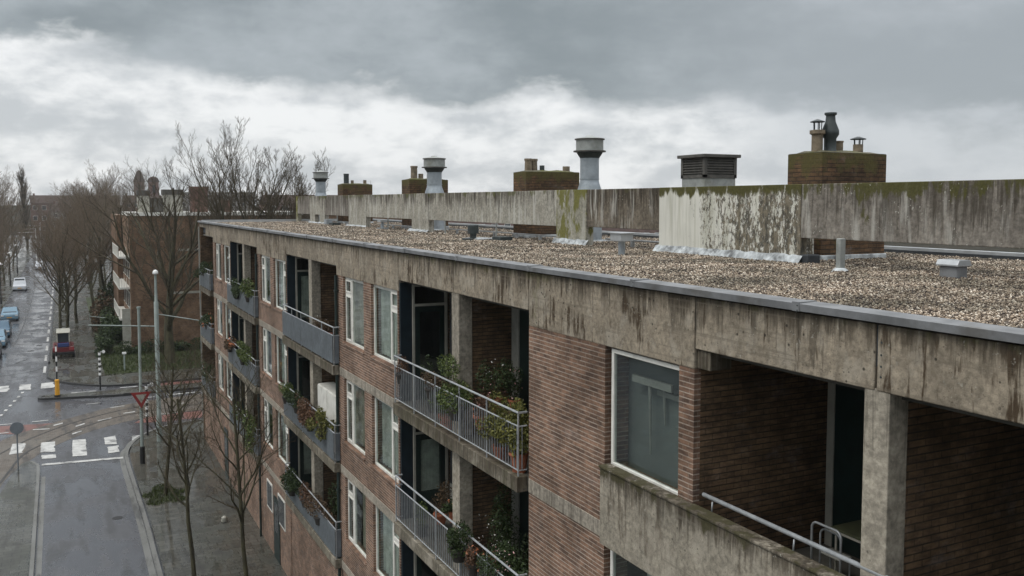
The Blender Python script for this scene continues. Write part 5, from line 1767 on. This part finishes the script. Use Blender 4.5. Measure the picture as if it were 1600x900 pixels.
house('row_house', 'dark gabled brick house at the left edge beyond the avenue', -34, -18, 262, 275, 9.5, 'farbrick', 'gx', 3, 4)
house('row_house', 'red brick house left of the poplar', -17.5, -13, 235, 250, 8.5, 'farbrick', 'gx', 3, 2)
house('row_house', 'long low brick terrace closing the street on the skyline', -12, 22, 430, 445, 12.5, 'farbrick', 'gx', 3, 10, rh=3.5)
house('row_house', 'pale fronted house above the street right of the poplar', -4, 6, 380, 392, 9.5, 'farwall', 'gx', 3, 3)
house('row_house', 'white fronted house in the middle of the distant roofs', 10, 20, 400, 412, 10, 'farwall', 'gy', 3, 3)
house('row_house', 'brick house on the skyline behind the feathery tree', 24, 40, 420, 432, 13, 'farbrick', 'gx', 4, 5)
house('row_house', 'distant flat roofed block behind the large bare tree', 44, 75, 400, 415, 17, 'farwall', None, 5, 9)
house('row_house', 'low brick terrace seen behind the end of the flat roof', 60, 110, 300, 312, 12.5, 'farbrick', 'gx', 4, 12)
house('row_house', 'long brick terrace far behind the roof vents', 90, 190, 260, 275, 10.5, 'farbrick', 'gx', 3, 22)
house('row_house', 'small brick house at the far left beyond the dark gabled house', -46, -36, 300, 312, 10, 'farwall', 'gx', 3, 3)
ch_ = empty('church', (37.5, 480, G))
tag(ch_, 'church with two dark square towers on the skyline behind the bare tree', 'church')
MB().box(30, 45, 484, 520, G, 16).build('nave', M['farbrick'], ch_)
for x in (32.2, 38.8):
    tw = MB().box(x, x + 4.6, 480, 485, G, 23).build('tower', M['farbrick'], ch_)
    MB().lathe(x + 2.3, 482.5, [(3.0, 23), (2.2, 25), (1.2, 28 if x < 35 else 25.6), (.1, 29 if x < 35 else 26)], 8).build('spire', M['rooftile'], tw)
    MB().box(x + 1.6, x + 3.0, 479.9, 480.1, 17.5, 21.5).build('belfry_opening', M['pane_dark'], tw)

# ------------------------------------------------------------------ street furniture
def globe_lamp(x, y, label, H=6.3):
    t = empty('street_lamp', (x, y, G + .12))
    tag(t, label, 'street lamp')
    z = G + .12
    p_ = MB().lathe(x, y, [(.13, z), (.13, z + 1.2), (.10, z + 1.25), (.095, z + H * .62), (.07, z + H * .63), (.055, z + H)], 14).build('pole', M['lamppost'], t)
    smooth_by_angle(p_, 40)
    MB().lathe(x, y, [(.06, z + H), (.16, z + H + .03), (.17, z + H + .06), (.15, z + H + .18), (.08, z + H + .28), (.01, z + H + .3)], 16).build('lamp_head', M['whitegloss'], t, smooth=True)
    return t


# tall grey pole carrying the globe lamp and the catenary arms
lp = empty('catenary_lamp_pole', (4.55, 53.6, G + .12))
tag(lp, 'tall grey lamp pole with white lamp head and long horizontal catenary arms', 'lamp pole')
z = G + .12
HP = 9.45
pz = lambda h: z + h
o_ = MB().lathe(4.55, 53.6, [(.15, z), (.15, z + 1.4), (.125, z + 1.45), (.12, pz(7.9)), (.08, pz(7.95)), (.06, pz(HP))], 14).build('pole', M['lamppost'], lp)
smooth_by_angle(o_, 40)
MB().lathe(4.55, 53.6, [(.06, pz(HP)), (.15, pz(HP) + .03), (.155, pz(HP) + .08), (.13, pz(HP) + .18), (.08, pz(HP) + .24), (.01, pz(HP) + .27)], 16).build('lamp_head', M['whitegloss'], lp, smooth=True)
MB().tube([(4.55, 53.6, 6.05), (1.1, 54.2, 6.25)], .035, 8).tube([(1.25, 54.2, 6.25), (1.15, 54.2, 6.75), (1.95, 54.1, 6.62)], .018, 6).build('catenary_arm', M['lamppost'], lp)
MB().tube([(4.55, 53.6, 6.75), (6.85, 52.2, 6.38)], .028, 8).build('catenary_arm', M['lamppost'], lp)

# sign pole with yield sign
sp = empty('sign_pole', (3.34, 49.26, G + .12))
tag(sp, 'grey pole with black foot carrying a red and white give way triangle', 'sign pole')
x, y = 3.34, 49.26
o_ = MB().lathe(x, y, [(.085, z + .9), (.085, z + 3.6), (.075, z + 3.62), (.07, z + 8.05), (.10, z + 8.06), (.10, z + 8.15)], 14).build('pole', M['lamppost'], sp)
smooth_by_angle(o_, 40)
MB().lathe(x, y, [(.125, z - .02), (.125, z + .9), (.09, z + .92)], 14).build('pole_foot', M['black'], sp)
def tri(cx, y, cz, R_, th, top=True):
    v_ = [(cx - R_ * .87, cz + R_ * .5), (cx + R_ * .87, cz + R_ * .5), (cx, cz - R_)]
    m_ = MB()
    vs = [(a, y, b) for a, b in v_] + [(a, y + th, b) for a, b in v_]
    return m_.add(vs, [(0, 2, 1), (3, 4, 5), (0, 1, 4, 3), (1, 2, 5, 4), (2, 0, 3, 5)])
sg = tri(x, y - .14, 3.0, .56, .02).build('give_way_sign', M['signred'], sp)
tri(x, y - .146, 3.01, .30, .005).build('sign_centre', M['cream'], sg)
MB().box(x - .04, x + .04, y - .12, y - .07, 2.8, 3.2).build('sign_clamp', M['lamppost'], sp)

# round blue-grey sign bottom left (seen from behind)
s2 = empty('round_sign', (-2.36, 50.9, G + .12))
tag(s2, 'round grey backed traffic sign on a thin pole at the left pavement tip', 'traffic sign')
MB().tube([(-2.36, 50.9, z - .02), (-2.36, 50.9, z + 2.25)], .035, 8).build('pole', M['signgrey'], s2)
vs = MB(); vs.tube([(-2.36, 50.84, z + 2.15), (-2.36, 50.87, z + 2.15)], .31, 24)
vs.build('sign_disc', M['signgrey'], s2)

# yellow and black bollard with the striped post
b1 = empty('island_beacon', (-0.67, 69.25, G + .12))
tag(b1, 'yellow island bollard with a striped black and white post above it', 'bollard')
x, y = -0.67, 69.25
MB().lathe(x, y, [(.20, z), (.20, z + .12)], 12).build('base', M['black'], b1)
MB().lathe(x, y, [(.16, z + .12), (.14, z + .95), (.15, z + 1.15), (.08, z + 1.2)], 12).build('bollard_body', M['yellow'], b1)
MB().tube([(x, y, z + 1.2), (x, y, z + 3.6)], .05, 8).build('post', M['black'], b1)
for i in range(3):
    MB().tube([(x, y, z + 1.75 + i * .7), (x, y, z + 2.1 + i * .7)], .056, 8).build('white_band', M['whitegloss'], b1)


def striped(x, y, label, H=2.8, arm=True):
    t = empty('striped_post', (x, y, G + .12))
    tag(t, label, 'post', 'black and white striped traffic posts')
    MB().tube([(x, y, z - .02), (x, y, z + H)], .06, 8).build('post', M['black'], t)
    for i in range(5):
        a = z + H * .38 + i * H * .13
        MB().tube([(x, y, a), (x, y, a + H * .065)], .085, 8).build('white_band', M['whitegloss'], t)
    if arm:
        MB().tube([(x + .28, y - .02, z + H - .05), (x + .28, y + .06, z + H - .05)], .11, 10).tube([(x, y, z + H - .05), (x + .25, y, z + H - .05)], .02, 6).build('lamp', M['whitegloss'], t)
    return t


striped(2.08, 70.3, 'striped post with a round white lamp on the far side of the crossing')
striped(4.05, 55.2, 'striped post behind the give way sign on the near corner', 3.0, True)
# grey cabinet post on the lawn
t = empty('marker_post', (4.1, 77.5, G + .12)); tag(t, 'short grey marker post with a pale cap on the lawn', 'post')
MB().tube([(4.1, 77.5, z - .02), (4.1, 77.5, z + 1.35)], .06, 8).build('post', M['lamppost'], t)
MB().box(3.95, 4.25, 77.4, 77.6, z + 1.35, z + 1.5).build('cap', M['whitegloss'], t)
# notice case on pole
# lamps of the far street
def street_lamp(x, y, H=5.2):
    t = empty('street_lamp', (0, 0, 0))
    MB().lathe(0, 0, [(.12, 0), (.12, 1.0), (.07, 1.05), (.055, H)], 10).build('pole', M['black'], t)
    MB().lathe(0, 0, [(.08, H), (.34, H + .05), (.34, H + .12), (.12, H + .3), (.02, H + .34)], 14).build('lamp_head', M['whitegloss'], t)
    return t


sl0 = street_lamp(0, 0)
for j, (x, y) in enumerate(((-7.75, 121), (-7.6, 136), (-7.8, 165), (-8.0, 195), (-1.0, 165), (-1.0, 215))):
    t = sl0 if j == 0 else copy_tree(sl0)
    t.location = (x, y, G + .12)
    tag(t, ('black street lamp with white head on the left pavement, %s from the camera' % ordn[j]) if j < 4 else ('black street lamp with white head on the right pavement, %s of the two' % ('nearer' if j == 4 else 'farther')), 'street lamp', 'street lamps along the far street')
# slim tram poles far down the street
cp0 = empty('tram_pole', (0, 0, 0))
MB().lathe(0, 0, [(.12, 0), (.10, 7.6)], 8).build('pole', M['whitegloss'], cp0)
MB().tube([(0, 0, 6.8), (-3.6, 0, 6.7)], .05, 6).build('arm', M['whitegloss'], cp0)
for j, (x, y) in enumerate(((-5.6, 232), (-5.4, 262), (-6.0, 300))):
    t = cp0 if j == 0 else copy_tree(cp0)
    t.location = (x, y, G)
    tag(t, 'slim pale overhead line pole at the far end of the street, %s from the camera' % ordn[j], 'pole', 'overhead line poles')

# small litter bin / white bag on the pavement
lb = MB().lathe(5.75, 38.6, [(.10, z - .01), (.15, z + .06), (.11, z + .15), (.13, z + .19), (.03, z + .26)], 7).build('rubbish_bag', M['cream'], None, smooth=True)
tag(lb, 'small white rubbish bag lying on the near pavement', 'bag')

# ------------------------------------------------------------------ vehicles
def car(mat, L=4.2, W=1.72, H=1.45, van=False):
    t = empty('parked_car', (0, 0, 0))
    hw = W / 2
    if not van:
        prof = [(-L / 2, .35), (-L / 2 + .03, .72), (-L / 2 + .15, .86), (-L * .28, .93), (-L * .13, H - .04), (L * .0, H), (L * .20, H - .03), (L * .36, 1.0), (L / 2 - .1, .92), (L / 2, .7), (L / 2, .35), (L / 2 - .1, .22), (-L / 2 + .1, .22)]
    else:
        prof = [(-L / 2, .35), (-L / 2 + .02, .9), (-L * .40, 1.1), (-L * .30, H - .1), (-L * .24, H), (L / 2 - .08, H), (L / 2, H - .12), (L / 2, .35), (L / 2 - .1, .25), (-L / 2 + .1, .25)]
    b_ = MB()
    n = len(prof)
    rows = []
    for sx, nar in ((-1, 1), (-.92, 0), (.92, 0), (1, 1)):
        row = []
        for (y, zz) in prof:
            k = 1.0
            if zz > 1.0: k = 1 - .16 * (zz - 1.0) / (H - 1.0)
            row.append((sx * hw * k * (1.0 if nar else 1.0), y, zz - (0.03 if nar and zz > .9 else 0)))
        rows.append(row)
    vs = [q for r_ in rows for q in r_]
    fs = [tuple(range(n)), tuple(range(4 * n - 1, 3 * n - 1, -1))]
    for r_ in range(3):
        for i in range(n):
            j = (i + 1) % n
            fs.append((r_ * n + i, (r_ + 1) * n + i, (r_ + 1) * n + j, r_ * n + j))
    b_.add(vs, fs)
    bo = b_.build('body', M[mat], t, bevel=.03)
    smooth_by_angle(bo, 40)
    g = MB()
    e = .006
    if not van:
        a0, a1 = (-L * .28 + .06, .96), (-L * .13 - .02, H - .09)
        c0, c1 = (L * .36 - .06, 1.04), (L * .20 + .03, H - .09)
    else:
        a0, a1 = (-L * .40 + .03, 1.14), (-L * .30 - .01, H - .16)
        c0, c1 = (L / 2 + .0, 1.15), (L / 2 + .0, H - .25)
    for (p0, p1, s_) in ((a0, a1, -1), (c0, c1, 1)):
        g.add([(-hw * .80, p0[0] + s_ * e * 3, p0[1] + e), (hw * .80, p0[0] + s_ * e * 3, p0[1] + e), (hw * .72, p1[0] + s_ * e * 3, p1[1] + e), (-hw * .72, p1[0] + s_ * e * 3, p1[1] + e)], [(0, 1, 2, 3) if s_ < 0 else (3, 2, 1, 0)])
    for sx in (-1, 1):
        yy = (-L * .24, L * .30) if not van else (-L * .34, -L * .1)
        g.add([(sx * (hw * .995 + e), yy[0], 1.0), (sx * (hw * .995 + e), yy[1], 1.0), (sx * (hw * .87 + e * 2), yy[1] - .2, H - .12), (sx * (hw * .87 + e * 2), yy[0] + .38, H - .12)], [(0, 1, 2, 3) if sx < 0 else (3, 2, 1, 0)])
    g.build('window', M['carglass'], t)
    for sx in (-1, 1):
        for yy in (-L * .31, L * .30):
            wv = MB().tube([(sx * (hw - .2), yy, .31), (sx * (hw + .01), yy, .31)], .31, 18).build('wheel', M['tyre'], t)
            MB().tube([(sx * (hw + .0), yy, .31), (sx * (hw + .02), yy, .31)], .19, 14).build('rim', M['hub'], wv)
        MB().box(sx * hw * .82 - .14, sx * hw * .82 + .14, -L / 2 - .012, -L / 2 + .05, .62, .76).build('headlight', M['whitegloss'], t)
        MB().box(sx * hw * .84 - .12, sx * hw * .84 + .12, L / 2 - .05, L / 2 + .012, .64, .82).build('tail_light', M['signred'], t)
    MB().box(-.26, .26, -L / 2 - .015, -L / 2 + .02, .42, .53).build('number_plate', M['yellow'], t)
    return t


def place_car(t, x, y, rz, label, group='cars parked along the far street'):
    t.location = (x, y, G)
    t.rotation_euler = (0, 0, rz)
    tag(t, label, 'car', group)
place_car(car('carsky'), -5.75, 118.5, 0.0, 'pale blue car parked at the head of the row on the left kerb')
place_car(car('carblue', 4.4, 1.75, 1.55), -5.95, 104.5, 0.0, 'mid blue car parked second in the row on the left kerb')
place_car(car('carsky', 4.3, 1.75, 1.5), -6.0, 97.5, 0.0, 'light blue car parked third in the row on the left kerb, cut by the frame')
place_car(car('cardark', 4.3, 1.75, 1.5), -6.1, 90.5, 0.0, 'dark car parked at the left edge nearest the crossing')
place_car(car('carwhite', 4.5, 1.8, 1.7), -4.3, 205, 0.0, 'white car driving far down the street', 'cars far down the street')
place_car(car('carwhite', 4.3, 1.8, 1.9), -6.2, 158, 0.0, 'white car parked far down the left kerb', 'cars far down the street')
place_car(car('cardark', 4.3, 1.8, 1.5), -3.6, 236, 0.0, 'dark car far down the street behind the white one', 'cars far down the street')
# red and blue delivery cart with pale canopy on the right kerb
vn = empty('delivery_van', (0, 0, 0))
vn.location = (0, 0, 0)
MB().box(-.85, .85, -1.6, 1.6, .35, 1.05).build('body', M['carred'], vn, bevel=.08)
MB().box(-.46, .46, -1.68, -1.45, 1.05, 1.42).build('bonnet', M['carnavy'], vn, bevel=.06)
fr = MB()
for sx in (-.48, .48):
    fr.box(sx - .05, sx + .05, -1.55, -1.4, 1.5, 2.3)
    fr.box(sx - .05, sx + .05, 1.3, 1.45, 1.05, 2.3)
fr.box(-.55, .55, -1.6, 1.5, 2.3, 2.36)
fr.build('canopy', M['cream'], vn, bevel=.02)
MB().box(-.43, .43, 1.32, 1.38, 1.05, 2.29).build('rear_panel', M['black'], vn)
MB().box(-.85, .85, -1.72, -1.6, .35, .6).build('bumper', M['black'], vn, bevel=.03)
MB().box(-.43, .43, -1.5, -1.46, 1.5, 2.29).build('windscreen', M['carglass'], vn)
for sx in (-.8, .8):
    for yy in (-1.05, 1.05):
        wv = MB().tube([(sx - .1, yy, .32), (sx + .1, yy, .32)], .32, 16).build('wheel', M['tyre'], vn)
        MB().tube([(sx + .1, yy, .32), (sx + .12, yy, .32)], .16, 12).build('rim', M['hub'], wv)
    MB().box(sx * .8 - .2, sx * .8 + .2, -1.63, -1.58, .75, .98).build('headlight', M['signred'], vn)
vn.scale = (.98, .98, .95)
vn.location = (-0.25, 87.6, G + .12)
tag(vn, 'small red and blue delivery van with pale roof frame at the right kerb', 'van')

# drain covers in the road
for (x, y, r_, lb_) in ((1.75, 41.5, .22, 'round dark manhole cover in the near lane'), (-2.95, 92.5, .3, 'round dark manhole cover in the far street nearer the crossing'), (-2.3, 95.8, .28, 'round dark manhole cover in the far street by the tar joint')):
    o_ = MB().tube([(x, y, G - .02), (x, y, G + .008)], r_, 18).build('manhole_cover', M['black'])
    tag(o_, lb_, 'manhole cover', 'manhole covers')

# damp air
hm = bpy.data.materials.new('haze')
hm.use_nodes = True
hm.node_tree.nodes.clear()
T = NT(hm.node_tree)
pv_ = T.n('ShaderNodeVolumePrincipled')
pv_.inputs['Color'].default_value = (0.80, 0.84, 0.88, 1)
pv_.inputs['Density'].default_value = 0.00022
pv_.inputs['Anisotropy'].default_value = 0.2
T.l.new(pv_.outputs[0], T.n('ShaderNodeOutputMaterial').inputs['Volume'])
hz_ = MB().box(-260, 330, -40, 640, G - 1.2, 48).build('haze', hm)
tag(hz_, 'thin damp winter air over the street and roofs', 'haze', kind='stuff')
